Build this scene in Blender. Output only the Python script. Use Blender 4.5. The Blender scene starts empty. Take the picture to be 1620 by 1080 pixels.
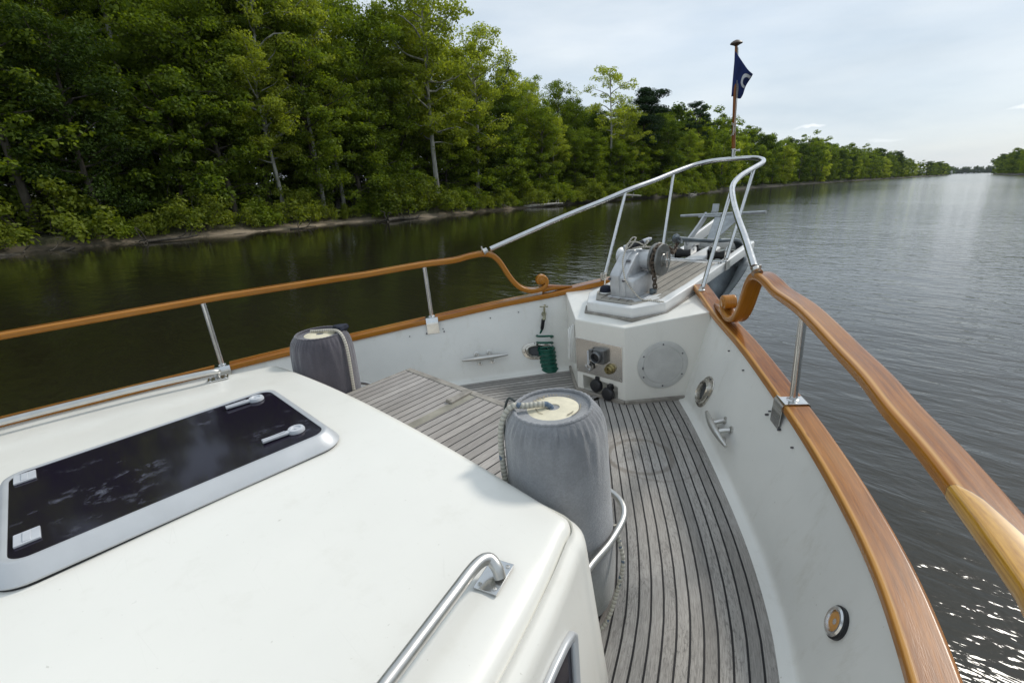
import bpy, bmesh, math, random
import numpy as np
from mathutils import Vector, Matrix
R_ = math.radians
sc = bpy.context.scene
COL = sc.collection
PI = math.pi

# ------------------------------------------------------------------ camera, sky, sun, exposure
def frame_basis(f, roll, pitch, fx):
    r, p = R_(roll), R_(pitch)
    up = np.array([-math.sin(r)*math.cos(p), math.cos(r)*math.cos(p), math.sin(p)])
    u = fx-810.0; yy = -(u*up[0]-f*up[2])/up[1]
    F = np.array([u, yy, -f]); F /= np.linalg.norm(F)
    return np.array([np.cross(F, up), F, up]).T
FPX = 770.0
MW = frame_basis(FPX, 1.7, 17.68, 1560.0)       # river frame: x across, y down the river, z up
MB = frame_basis(FPX, 5.15, 19.63, 1611.0)      # the boat rides a little bow-up
CAM_W = np.array([0, 0, 3.0]); CAM_B = np.array([2.0, 0, 1.76])
cam_d = bpy.data.cameras.new('camera'); cam = bpy.data.objects.new('camera', cam_d); COL.objects.link(cam)
RW = MW.T
cam.matrix_world = Matrix([[*RW[0], CAM_W[0]], [*RW[1], CAM_W[1]], [*RW[2], CAM_W[2]], [0, 0, 0, 1]])
cam_d.sensor_width = 36; cam_d.lens = 36*FPX/1620; cam_d.clip_start = .02; cam_d.clip_end = 12000
sc.camera = cam
RB = MW.T @ MB
TB = CAM_W-RB@CAM_B
BOAT = Matrix([[*RB[0], TB[0]], [*RB[1], TB[1]], [*RB[2], TB[2]], [0, 0, 0, 1]])

SUN_EL, SUN_AZ = 45.0, 13.0                       # azimuth from +y towards +x
world = bpy.data.worlds.new('World'); sc.world = world; world.use_nodes = True
wn = world.node_tree; wn.nodes.clear()
def wnode(t, **k):
    n = wn.nodes.new(t)
    for a, b in k.items(): setattr(n, a, b)
    return n
sky = wnode('ShaderNodeTexSky', sky_type='NISHITA', sun_disc=False, sun_elevation=R_(SUN_EL), sun_rotation=R_(SUN_AZ),
            air_density=1.0, dust_density=1.5, ozone_density=1.5)
tc = wnode('ShaderNodeTexCoord')
# thin high cloud: streaks of an even pale grey over the blue
mp = wnode('ShaderNodeMapping'); mp.inputs['Scale'].default_value = (1.2, 1.2, 5.0)
nz = wnode('ShaderNodeTexNoise'); nz.inputs['Scale'].default_value = 1.7; nz.inputs['Detail'].default_value = 7; nz.inputs['Roughness'].default_value = .55
rp = wnode('ShaderNodeValToRGB'); rp.color_ramp.elements[0].position = .33; rp.color_ramp.elements[0].color = (.80, .80, .80, 1)
rp.color_ramp.elements[1].position = .68; rp.color_ramp.elements[1].color = (1, 1, 1, 1)
cloudc = wnode('ShaderNodeMixRGB', blend_type='MIX'); cloudc.inputs[1].default_value = (4.1, 4.85, 5.55, 1); cloudc.inputs[2].default_value = (6.0, 6.45, 6.75, 1)
mx = wnode('ShaderNodeMixRGB', blend_type='MIX')
bg = wnode('ShaderNodeBackground'); bg.inputs[1].default_value = .132
ow = wnode('ShaderNodeOutputWorld')
L = wn.links.new
L(tc.outputs['Generated'], mp.inputs['Vector']); L(mp.outputs[0], nz.inputs['Vector']); L(nz.outputs['Fac'], rp.inputs[0])
nz2 = wnode('ShaderNodeTexNoise'); nz2.inputs['Scale'].default_value = 2.6; nz2.inputs['Detail'].default_value = 8
mp2 = wnode('ShaderNodeMapping'); mp2.inputs['Scale'].default_value = (1, 1, 4.0); mp2.inputs['Location'].default_value = (3, 1, 2)
rp2 = wnode('ShaderNodeValToRGB'); rp2.color_ramp.elements[0].position = .35; rp2.color_ramp.elements[1].position = .7
L(tc.outputs['Generated'], mp2.inputs['Vector']); L(mp2.outputs[0], nz2.inputs['Vector']); L(nz2.outputs['Fac'], rp2.inputs[0]); L(rp2.outputs[0], cloudc.inputs[0])
ma = wnode('ShaderNodeMath', operation='MULTIPLY'); ma.inputs[1].default_value = .95
L(rp.outputs[0], ma.inputs[0]); L(ma.outputs[0], mx.inputs[0])
L(sky.outputs[0], mx.inputs[1]); L(cloudc.outputs[0], mx.inputs[2])
# two small wisps of brighter cloud low over the river
last = mx
def wisp(az, el, wa, we, amt, seed):
    global last
    d = Vector((math.sin(R_(az))*math.cos(R_(el)), math.cos(R_(az))*math.cos(R_(el)), math.sin(R_(el))))
    s = Vector((math.cos(R_(az)), -math.sin(R_(az)), 0)); u = s.cross(d)
    def comp(v, w, warp):
        dn = wnode('ShaderNodeVectorMath', operation='DOT_PRODUCT'); dn.inputs[1].default_value = v
        L(tc.outputs['Generated'], dn.inputs[0])
        sub = wnode('ShaderNodeMath', operation='SUBTRACT'); sub.inputs[1].default_value = v.dot(d)
        L(dn.outputs['Value'], sub.inputs[0])
        n = wnode('ShaderNodeTexNoise'); n.inputs['Scale'].default_value = 38; n.inputs['Detail'].default_value = 5
        ad = wnode('ShaderNodeMath', operation='MULTIPLY_ADD'); ad.inputs[1].default_value = warp; 
        L(tc.outputs['Generated'], n.inputs['Vector']); L(n.outputs['Fac'], ad.inputs[0]); L(sub.outputs[0], ad.inputs[2])
        s2 = wnode('ShaderNodeMath', operation='SUBTRACT'); s2.inputs[1].default_value = warp*.5; L(ad.outputs[0], s2.inputs[0])
        dv = wnode('ShaderNodeMath', operation='DIVIDE'); dv.inputs[1].default_value = w; L(s2.outputs[0], dv.inputs[0])
        p = wnode('ShaderNodeMath', operation='POWER'); p.inputs[1].default_value = 2; 
        ab = wnode('ShaderNodeMath', operation='ABSOLUTE'); L(dv.outputs[0], ab.inputs[0]); L(ab.outputs[0], p.inputs[0])
        return p
    a = comp(s, wa, .03); b = comp(u, we, .014)
    sm = wnode('ShaderNodeMath', operation='ADD'); L(a.outputs[0], sm.inputs[0]); L(b.outputs[0], sm.inputs[1])
    inv = wnode('ShaderNodeMath', operation='SUBTRACT', use_clamp=True); inv.inputs[0].default_value = 1; L(sm.outputs[0], inv.inputs[1])
    am = wnode('ShaderNodeMath', operation='MULTIPLY'); am.inputs[1].default_value = amt; L(inv.outputs[0], am.inputs[0])
    front = wnode('ShaderNodeVectorMath', operation='DOT_PRODUCT'); front.inputs[1].default_value = d; L(tc.outputs['Generated'], front.inputs[0])
    g = wnode('ShaderNodeMath', operation='GREATER_THAN'); g.inputs[1].default_value = .5; L(front.outputs['Value'], g.inputs[0])
    m2 = wnode('ShaderNodeMath', operation='MULTIPLY'); L(am.outputs[0], m2.inputs[0]); L(g.outputs[0], m2.inputs[1])
    m = wnode('ShaderNodeMixRGB'); m.inputs[2].default_value = (7.6, 7.9, 8.1, 1)
    L(m2.outputs[0], m.inputs[0]); L(last.outputs[0], m.inputs[1]); last = m
wisp(-13.0, 4.55, .022, .0034, .75, 1)
wisp(1.6, 4.75, .020, .0034, .8, 2)
wisp(-7.2, 3.0, .03, .003, .3, 3)
L(last.outputs[0], bg.inputs[0]); L(bg.outputs[0], ow.inputs[0])

sd = bpy.data.lights.new('sun', 'SUN'); sun = bpy.data.objects.new('sun', sd); COL.objects.link(sun)
sd.energy = 2.0; sd.angle = R_(8); sd.color = (1, .95, .87)
dv = Vector((math.sin(R_(SUN_AZ))*math.cos(R_(SUN_EL)), math.cos(R_(SUN_AZ))*math.cos(R_(SUN_EL)), math.sin(R_(SUN_EL))))
sun.rotation_euler = dv.to_track_quat('Z', 'Y').to_euler()
sun.location = (0, 0, 60)
sc.view_settings.view_transform = 'Standard'; sc.view_settings.look = 'None'; sc.view_settings.gamma = 1; sc.view_settings.exposure = 0.12
sc.render.engine = 'CYCLES'
cy = sc.cycles; cy.max_bounces = 7; cy.diffuse_bounces = 3; cy.glossy_bounces = 4; cy.transmission_bounces = 4; cy.transparent_max_bounces = 6
cy.use_denoising = True; cy.caustics_reflective = False; cy.caustics_refractive = False; cy.sample_clamp_indirect = 6; cy.sample_clamp_direct = 1.8
cy.use_adaptive_sampling = True

# ------------------------------------------------------------------ material helpers
class Mat:
    def __init__(s, name, color=(.5, .5, .5), rough=.5, metal=0, **k):
        s.m = bpy.data.materials.new(name); s.m.use_nodes = True; s.t = s.m.node_tree
        s.b = s.t.nodes['Principled BSDF']; s.out = s.t.nodes['Material Output']
        s.set('Base Color', (*color, 1)); s.set('Roughness', rough); s.set('Metallic', metal)
        for a, b in k.items(): s.set(a.replace('_', ' '), b)
    def set(s, n, v): s.b.inputs[n].default_value = v
    def n(s, t, ins=None, **k):
        nd = s.t.nodes.new(t)
        for a, b in k.items(): setattr(nd, a, b)
        for a, b in (ins or {}).items():
            if hasattr(b, 'outputs'): s.t.links.new(b.outputs[0], nd.inputs[a])
            elif hasattr(b, 'is_output'): s.t.links.new(b, nd.inputs[a])
            else: nd.inputs[a].default_value = b
        return nd
    def link(s, a, name):
        s.t.links.new(a.outputs[0] if hasattr(a, 'outputs') else a, s.b.inputs[name])
    def coord(s, kind='Object', scale=(1, 1, 1), loc=(0, 0, 0), rot=(0, 0, 0)):
        c = s.n('ShaderNodeTexCoord')
        return s.n('ShaderNodeMapping', {'Vector': c.outputs[kind], 'Scale': scale, 'Location': loc, 'Rotation': rot})
    def noise(s, vec, scale=5, detail=4, rough=.5, dist=0):
        return s.n('ShaderNodeTexNoise', {'Vector': vec, 'Scale': scale, 'Detail': detail, 'Roughness': rough, 'Distortion': dist})
    def ramp(s, fac, stops, interp='LINEAR'):
        r = s.n('ShaderNodeValToRGB', {'Fac': fac}); r.color_ramp.interpolation = interp
        e = r.color_ramp.elements
        while len(e) < len(stops): e.new(.5)
        for i, (p, c) in enumerate(stops):
            e[i].position = p; e[i].color = (*c, 1) if len(c) == 3 else c
        return r
    def math(s, op, a, b=None, c=None, clamp=False):
        ins = {0: a}
        if b is not None: ins[1] = b
        if c is not None: ins[2] = c
        return s.n('ShaderNodeMath', ins, operation=op, use_clamp=clamp)
    def mix(s, fac, a, b, mode='MIX'):
        def c(v): return (*v, 1) if isinstance(v, tuple) and len(v) == 3 else v
        return s.n('ShaderNodeMixRGB', {0: fac, 1: c(a), 2: c(b)}, blend_type=mode)
    def bump(s, h, strength=.3, dist=.01):
        bnode = s.n('ShaderNodeBump', {'Height': h, 'Strength': strength, 'Distance': dist})
        s.link(bnode, 'Normal'); return bnode
def varied(name, color, rough, amt=.12, scale=8, metal=0, bump=0, bscale=200, bd=.001, **k):
    M = Mat(name, color, rough, metal, **k)
    v = M.coord()
    n1 = M.noise(v, scale, 6, .6)
    d = tuple(c*(1-amt) for c in color); l = tuple(min(1, c*(1+amt)) for c in color)
    M.link(M.ramp(n1, [(.3, d), (.7, l)]), 'Base Color')
    r = M.math('MULTIPLY_ADD', M.noise(v, scale*3, 5), .25, max(.02, rough-.12)); M.link(r, 'Roughness')
    if bump: M.bump(M.noise(v, bscale, 3), bump, bd)
    return M

def gelcoat(name, col, stain=.10):
    M = Mat(name, col, .32); M.set('Coat Weight', .35); M.set('Coat Roughness', .15)
    v = M.coord()
    big = M.noise(v, 1.3, 6, .6); fine = M.noise(M.coord(scale=(1, 1, .25)), 9, 6, .7)
    a = M.ramp(big, [(.3, tuple(c*(1-stain*.55) for c in col)), (.65, col)])
    dirt = M.ramp(fine, [(.56, (0, 0, 0)), (.78, (1, 1, 1))])
    c = M.mix(M.math('MULTIPLY', dirt, stain*1.6), a, (.50, .47, .38))
    spk = M.noise(v, 60, 2, .5); sp = M.ramp(spk, [(.74, (0, 0, 0)), (.79, (1, 1, 1))])
    c2 = M.mix(M.math('MULTIPLY', sp, .35), c, (.30, .27, .2))
    sc1 = M.n('ShaderNodeTexVoronoi', {'Vector': M.coord(scale=(1.0, 9, 1), rot=(0, 0, .6)), 'Scale': 1.6}, feature='DISTANCE_TO_EDGE')
    brk = M.ramp(M.noise(v, 3.1, 3), [(.55, (0, 0, 0)), (.62, (1, 1, 1))])
    scr = M.math('MULTIPLY', M.n('ShaderNodeMapRange', {0: sc1, 1: .010, 2: .0, 3: 0.0, 4: .10}), brk)
    c3 = M.mix(scr, c2, (.40, .38, .33))
    M.link(c3, 'Base Color')
    M.link(M.math('MULTIPLY_ADD', M.noise(v, 6, 5), .3, .2), 'Roughness')
    M.bump(M.noise(v, 260, 2, .6), .06, .0006)
    return M
WHITE = gelcoat('white_gelcoat', (.82, .805, .745))
WHITE2 = gelcoat('bulwark_gelcoat', (.80, .795, .75), .24)
WHITE3 = gelcoat('pulpit_white_paint', (.80, .80, .78), .22)

def varnish():
    M = Mat('varnished_teak', (.4, .14, .03), .34); M.set('Coat Weight', .45); M.set('Coat Roughness', .05); M.set('Specular IOR Level', .2)
    c = M.n('ShaderNodeTexCoord')
    mp = M.n('ShaderNodeMapping', {'Vector': c.outputs['UV'], 'Scale': (1.6, 26, 1)})
    g = M.noise(mp, 3.0, 8, .6, .4)
    mp2 = M.n('ShaderNodeMapping', {'Vector': c.outputs['UV'], 'Scale': (14, 160, 1)})
    f = M.noise(mp2, 2.0, 4, .6)
    pl = M.noise(M.n('ShaderNodeMapping', {'Vector': c.outputs['UV'], 'Scale': (.8, 1.2, 1)}), 1.4, 3)
    base = M.ramp(g, [(.28, (.10, .027, .003)), (.5, (.23, .072, .007)), (.70, (.38, .135, .015))])
    b2 = M.mix(M.ramp(f, [(.45, (0, 0, 0)), (.7, (.55, .55, .55))]), base, (.20, .065, .015))
    b3 = M.mix(M.ramp(pl, [(.4, (0, 0, 0)), (.7, (.5, .5, .5))]), b2, (.52, .24, .05))
    # golden light on the moulded sides is painted into the colour; v runs round the section, top face first
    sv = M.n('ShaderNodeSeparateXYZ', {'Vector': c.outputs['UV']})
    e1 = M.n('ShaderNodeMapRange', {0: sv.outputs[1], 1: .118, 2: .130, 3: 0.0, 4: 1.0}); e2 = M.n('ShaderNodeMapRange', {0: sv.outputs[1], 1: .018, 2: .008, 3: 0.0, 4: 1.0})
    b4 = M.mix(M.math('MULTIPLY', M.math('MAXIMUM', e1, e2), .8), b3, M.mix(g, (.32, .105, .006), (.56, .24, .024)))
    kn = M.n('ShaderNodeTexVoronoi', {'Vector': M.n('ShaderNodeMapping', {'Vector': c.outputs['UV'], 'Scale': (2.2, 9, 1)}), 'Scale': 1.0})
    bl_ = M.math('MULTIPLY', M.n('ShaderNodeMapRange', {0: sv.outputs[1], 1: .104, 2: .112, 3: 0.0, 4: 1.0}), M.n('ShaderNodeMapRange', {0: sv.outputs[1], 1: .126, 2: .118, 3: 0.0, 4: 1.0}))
    b4 = M.mix(M.math('MULTIPLY', bl_, .7), b4, (.62, .33, .085))  # pale highlight along the bevelled edge, painted into the wood colour
    b5 = M.mix(M.n('ShaderNodeMapRange', {0: kn.outputs['Distance'], 1: .07, 2: .02, 3: 0.0, 4: .7}), b4, (.13, .035, .006))
    M.link(b5, 'Base Color')
    M.link(M.math('MULTIPLY_ADD', M.noise(mp, 1.2, 5), .35, .12), 'Roughness')
    M.bump(f, .22, .0008)
    return M
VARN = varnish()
VARN_Y = Mat('pale_varnished_ash', (.56, .30, .05), .3); VARN_Y.set('Coat Weight', .8); VARN_Y.set('Coat Roughness', .1)
_c = VARN_Y.n('ShaderNodeTexCoord'); _g = VARN_Y.noise(VARN_Y.n('ShaderNodeMapping', {'Vector': _c.outputs['UV'], 'Scale': (2, 110, 1)}), 2, 6, .6)
VARN_Y.link(VARN_Y.ramp(_g, [(.3, (.36, .15, .012)), (.6, (.62, .33, .045))]), 'Base Color')

def teak(name, light, dark, pitch=.05, uv=True, caulk=.09, darkspots=.5, butts=False, stain=None, width_col=(.012, .011, .012)):
    """weathered grey teak planks with black caulk; u runs along the plank, v across"""
    M = Mat(name, light, .75)
    c = M.n('ShaderNodeTexCoord'); src = c.outputs['UV'] if uv else c.outputs['Object']
    sep = M.n('ShaderNodeSeparateXYZ', {'Vector': src})
    wob = M.noise(M.n('ShaderNodeMapping', {'Vector': src, 'Scale': (3, 3, 3)}), 2, 2)
    vv = M.math('ADD', sep.outputs[1], M.math('MULTIPLY_ADD', wob, .004, -.002))
    q = M.math('DIVIDE', vv, pitch); fr = M.math('FRACT', q); idx = M.math('FLOOR', q)
    line = M.math('LESS_THAN', fr, caulk)
    # butt joints staggered per plank
    wn_ = M.n('ShaderNodeTexWhiteNoise', {'W': idx}, noise_dimensions='1D')
    off = M.math('MULTIPLY_ADD', wn_.outputs[0], 2.7, sep.outputs[0])
    fu = M.math('FRACT', M.math('DIVIDE', off, 2.3)); butt = M.math('LESS_THAN', fu, .002)
    line = M.math('MAXIMUM', line, butt) if butts else line
    grain_v = M.n('ShaderNodeMapping', {'Vector': src, 'Scale': (6, 110, 1)})
    comb = M.n('ShaderNodeVectorMath', {0: grain_v, 1: M.n('ShaderNodeCombineXYZ', {0: M.math('MULTIPLY', idx, 7.3)})}, operation='ADD')
    g = M.noise(comb, 2.2, 9, .7, .3)
    base = M.ramp(g, [(.28, dark), (.62, light)])
    tone = M.math('MULTIPLY_ADD', wn_.outputs[0], .36, .80)
    tcol = M.n('ShaderNodeCombineXYZ', {0: tone, 1: tone, 2: tone})
    b1 = M.mix(1.0, base, tcol, 'MULTIPLY')
    # worn streaks: dark grain left between raised pale fibres
    sv = M.n('ShaderNodeMapping', {'Vector': src, 'Scale': (16, 70, 1)})
    comb2 = M.n('ShaderNodeVectorMath', {0: sv, 1: M.n('ShaderNodeCombineXYZ', {0: M.math('MULTIPLY', idx, 3.1)})}, operation='ADD')
    s = M.noise(comb2, 1.6, 6, .7, .8); sm = M.ramp(s, [(.50, (0, 0, 0)), (.60, (1, 1, 1))])
    zone = M.ramp(M.noise(M.n('ShaderNodeMapping', {'Vector': src, 'Scale': (1.0, 5, 1)}), 2, 4), [(.38, (0, 0, 0)), (.62, (1, 1, 1))])
    smz = M.math('MULTIPLY', M.math('MULTIPLY', sm, zone), darkspots)
    b2 = M.mix(smz, b1, tuple(x*.34 for x in dark))
    big = M.ramp(M.noise(M.n('ShaderNodeMapping', {'Vector': src, 'Scale': (1, 1, 1)}), 2.2, 5), [(.35, (.84, .83, .81)), (.65, (1.05, 1.05, 1.05))])
    b3 = M.mix(1.0, b2, big, 'MULTIPLY')
    if stain:
        ob = M.n('ShaderNodeTexCoord').outputs['Object']
        for (sx_, sy_, r0, r1, am) in stain:
            dv_ = M.n('ShaderNodeVectorMath', {0: M.n('ShaderNodeVectorMath', {0: ob, 1: (sx_, sy_, 0)}, operation='SUBTRACT'), 1: (1, 1, 0)}, operation='MULTIPLY')
            ln = M.n('ShaderNodeVectorMath', {0: dv_}, operation='LENGTH').outputs['Value']
            wobb = M.math('MULTIPLY_ADD', M.noise(M.coord(), 5, 4), .07, M.math('SUBTRACT', ln, .035))
            a_ = M.math('SMOOTH_MIN', M.math('SUBTRACT', wobb, r0), M.math('SUBTRACT', r1, wobb), .01)
            mk = M.n('ShaderNodeMapRange', {0: a_, 1: 0.0, 2: .015, 3: 0.0, 4: am})
            b3 = M.mix(mk, b3, (.12, .095, .07))
    b4 = M.mix(line, b3, width_col)
    M.link(b4, 'Base Color')
    hgt = M.math('SUBTRACT', M.math('MULTIPLY', g, .4), M.math('ADD', M.math('MULTIPLY', line, .8), M.math('MULTIPLY', smz, .35)))
    M.bump(hgt, .7, .0025)
    return M
TEAK = teak('weathered_deck_teak', (.42, .40, .375), (.20, .188, .176), .05, darkspots=.5, caulk=.165, stain=[(.66, 2.35, .17, .215, .45), (.72, 2.42, .27, .30, .3), (.52, 2.30, .10, .13, .25), (.9, 1.25, .20, .25, .35)])
TEAK_T = teak('trunk_teak', (.42, .395, .37), (.21, .19, .178), .058, darkspots=.2, caulk=.12)
TEAK_P = teak('pulpit_teak', (.46, .42, .36), (.22, .20, .165), .075, darkspots=.15, caulk=.10)
TEAK_S = varied('grey_teak_trim', (.27, .25, .22), .8, .3, 14, bump=.4, bscale=90, bd=.002)

def steel(name, rough=.12, col=(.72, .72, .71)):
    M = Mat(name, col, rough, 1.0)
    v = M.coord(); n1 = M.noise(v, 12, 6, .6)
    M.link(M.ramp(n1, [(.3, tuple(c*.82 for c in col)), (.7, col)]), 'Base Color')
    M.link(M.math('MULTIPLY_ADD', M.noise(v, 30, 5), .2, rough), 'Roughness')
    return M
STEEL = steel('polished_stainless', .08); STEEL2 = steel('brushed_stainless', .25, (.66, .65, .62)); CHROME = steel('worn_chrome', .16, (.62, .59, .53))
GALV = varied('galvanised_metal', (.42, .44, .45), .5, .2, 20, metal=.6)
GALV_D = varied('dark_galvanised_metal', (.13, .155, .17), .45, .3, 12, metal=.55)
ALU = varied('silver_painted_casting', (.55, .56, .57), .38, .14, 14, metal=.35)
ALUF = varied('satin_aluminium_frame', (.52, .535, .55), .42, .07, 5, metal=.35)
GALV_B = varied('mid_galvanised_metal', (.27, .30, .32), .5, .25, 10, metal=.25)
BRASS = varied('tarnished_brass', (.30, .25, .12), .4, .3, 25, metal=.9)
BRONZE = varied('aged_bronze', (.36, .35, .25), .45, .3, 30, metal=.7)
RUST = varied('rusty_chain', (.13, .10, .075), .75, .55, 16, metal=.4)
BLACK = varied('black_plastic', (.014, .015, .018), .4, .2, 20)
RUBBER = varied('black_rubber', (.02, .02, .02), .65, .2, 20)
NAVY = varied('navy_cap_fabric', (.01, .014, .03), .8, .3, 20)
PLASTW = varied('pale_handle_plastic', (.50, .52, .55), .4, .08, 20)
SCREWM = varied('dull_screw_metal', (.14, .14, .15), .45, .3, 40, metal=.8)
HOSE = varied('green_hose', (.0, .085, .055), .3, .2, 30)
WHOSE = varied('white_hose', (.75, .75, .72), .4, .06, 20)
ROPE_W = Mat('off_white_rope', (.55, .51, .44), .85)
def rope_mat(M, fleck=None, base=(.58, .54, .46)):
    c = M.n('ShaderNodeTexCoord')
    sep = M.n('ShaderNodeSeparateXYZ', {'Vector': c.outputs['UV']})
    k = M.math('ADD', M.math('MULTIPLY', sep.outputs[0], 62), sep.outputs[1])
    w = M.math('SINE', M.math('MULTIPLY', k, 2*PI))
    col = M.ramp(M.math('MULTIPLY_ADD', w, .5, .5), [(.1, tuple(x*.68 for x in base)), (.5, base)])
    if fleck:
        n1 = M.n('ShaderNodeTexVoronoi', {'Vector': M.n('ShaderNodeMapping', {'Vector': c.outputs['UV'], 'Scale': (60, 40, 1)}), 'Scale': 1.0})
        hs = M.n('ShaderNodeSeparateColor', {0: n1.outputs['Color']})
        col = M.mix(M.math('MULTIPLY', M.math('GREATER_THAN', hs.outputs[0], .88), .8), col, fleck)
    M.link(col, 'Base Color'); M.bump(w, .6, .002)
rope_mat(ROPE_W)
ROPE_B = Mat('blue_flecked_rope', (.5, .5, .46), .85); rope_mat(ROPE_B, (.03, .085, .17), (.52, .50, .43))

def fleece(name, col, amt=.35):
    M = Mat(name, col, .95); M.set('Sheen Weight', .5); M.set('Sheen Roughness', .5)
    v = M.coord(); n1 = M.noise(v, 5, 7, .65); n2 = M.noise(M.coord(), 110, 4, .75)
    a = M.ramp(n1, [(.3, tuple(c*(1-amt) for c in col)), (.7, tuple(c*(1+amt*.6) for c in col))])
    b = M.mix(M.ramp(n2, [(.35, (.5, .5, .5)), (.7, (0, 0, 0))]), a, tuple(c*.6 for c in col))
    # pile colour turns darker and greener towards the foot
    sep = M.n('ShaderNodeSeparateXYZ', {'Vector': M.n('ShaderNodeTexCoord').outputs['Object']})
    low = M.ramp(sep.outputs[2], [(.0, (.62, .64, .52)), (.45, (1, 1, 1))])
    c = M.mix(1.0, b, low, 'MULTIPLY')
    M.link(c, 'Base Color'); M.bump(n2, .8, .004)
    return M
FLEECE = fleece('grey_fleece', (.285, .293, .308)); FLEECE_D = fleece('charcoal_cover', (.085, .078, .095), .25)
CREAM = varied('aged_cream_vinyl', (.70, .64, .48), .45, .16, 14, bump=.2, bscale=60)
INK = varied('faded_ink', (.28, .24, .17), .7, .2, 30)
FLAGM = varied('navy_flag_cloth', (.012, .028, .13), .8, .35, 6)
FLAGW = Mat('white_flag_print', (.75, .77, .8), .8)
AMBER = Mat('amber_lens', (.55, .25, .04), .15); AMBER.set('Coat Weight', .6)
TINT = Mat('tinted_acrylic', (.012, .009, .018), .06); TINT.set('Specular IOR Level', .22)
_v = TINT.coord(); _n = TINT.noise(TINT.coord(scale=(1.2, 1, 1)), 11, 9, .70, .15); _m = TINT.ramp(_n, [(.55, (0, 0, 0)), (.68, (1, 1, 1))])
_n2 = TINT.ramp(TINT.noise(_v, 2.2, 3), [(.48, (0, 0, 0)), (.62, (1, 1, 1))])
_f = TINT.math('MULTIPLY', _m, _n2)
TINT.link(TINT.mix(TINT.math('MULTIPLY', _f, .30), (.012, .009, .018), (.30, .32, .40)), 'Base Color')  # mottled pale cloud reflections painted into the dark acrylic
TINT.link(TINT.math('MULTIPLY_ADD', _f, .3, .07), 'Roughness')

# ------------------------------------------------------------------ mesh helpers
class MB:
    """collects verts / faces / uvs of one mesh"""
    def __init__(s): s.v = []; s.f = []; s.uv = []; s.marks = []
    def add(s, vs, fs, uvs=None):
        s.marks.append((len(s.v), len(s.f))); o = len(s.v); s.v += [tuple(map(float, p)) for p in vs]
        s.f += [tuple(i+o for i in f) for f in fs]
        s.uv += uvs if uvs else [None]*len(fs)
        return s
    def build_each(s, name, mat, parent=None, k=1, **kw):
        """every k added shapes become an object of their own"""
        out = []; mk = s.marks[::k]+[(len(s.v), len(s.f))]
        for (v0, f0), (v1, f1) in zip(mk[:-1], mk[1:]):
            m = MB(); m.v = s.v[v0:v1]; m.f = [tuple(i-v0 for i in f) for f in s.f[f0:f1]]; m.uv = s.uv[f0:f1]; out.append(m.build(name, mat, parent, **kw))
        return out
    def build(s, name, mat, parent=None, smooth=True, angle=35, bevel=0, sub=0, loc=None, cap=False):
        me = bpy.data.meshes.new(name); me.from_pydata(s.v, [], s.f)
        if any(u is not None for u in s.uv):
            ul = me.uv_layers.new(name='UVMap'); k = 0; data = np.zeros(sum(len(f) for f in s.f)*2)
            for f, u in zip(s.f, s.uv):
                for j in range(len(f)):
                    if u is not None: data[k] = u[j][0]; data[k+1] = u[j][1]
                    k += 2
            ul.data.foreach_set('uv', data)
        me.validate()
        bm = bmesh.new(); bm.from_mesh(me)
        bmesh.ops.remove_doubles(bm, verts=bm.verts, dist=1e-5)
        bmesh.ops.recalc_face_normals(bm, faces=bm.faces)
        bm.to_mesh(me); bm.free()
        o = bpy.data.objects.new(name, me); COL.objects.link(o)
        if mat is not None:
            for m in (mat if isinstance(mat, list) else [mat]): me.materials.append(m.m if isinstance(m, Mat) else m)
        if smooth:
            for p in me.polygons: p.use_smooth = True
            try: me.set_sharp_from_angle(angle=R_(angle))
            except Exception: pass
        if bevel:
            b = o.modifiers.new('bevel', 'BEVEL'); b.width = bevel; b.segments = 3; b.limit_method = 'ANGLE'; b.angle_limit = R_(30); b.harden_normals = False
            for p in me.polygons: p.use_smooth = True
        if parent is not None: o.parent = parent
        if loc is not None: o.location = loc
        return o
def V3(*a): return np.array(a, float)
def nrm(a): return a/max(1e-12, np.linalg.norm(a))
def box(mb, c, s, rot=None, taper=None):
    c = np.array(c, float); hx, hy, hz = [q/2 for q in s]
    vs = []
    for z in (-1, 1):
        for x, y in ((-1, -1), (1, -1), (1, 1), (-1, 1)):
            k = taper if (taper and z > 0) else 1
            p = np.array([x*hx*k, y*hy*k, z*hz])
            if rot is not None: p = np.array(rot @ Vector(p))
            vs.append(c+p)
    mb.add(vs, [(0, 3, 2, 1), (4, 5, 6, 7), (0, 1, 5, 4), (1, 2, 6, 5), (2, 3, 7, 6), (3, 0, 4, 7)]); return mb
def catmull(pts, n=8, closed=False):
    P = [np.array(p, float) for p in pts]; out = []
    N = len(P)
    for i in range(N if closed else N-1):
        p0 = P[(i-1) % N] if (closed or i > 0) else 2*P[0]-P[1]
        p1 = P[i]; p2 = P[(i+1) % N]
        p3 = P[(i+2) % N] if (closed or i+2 < N) else 2*P[-1]-P[-2]
        for k in range(n):
            t = k/n
            out.append(.5*((2*p1)+(-p0+p2)*t+(2*p0-5*p1+4*p2-p3)*t*t+(-p0+3*p1-3*p2+p3)*t**3))
    if not closed: out.append(P[-1])
    return out
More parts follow.
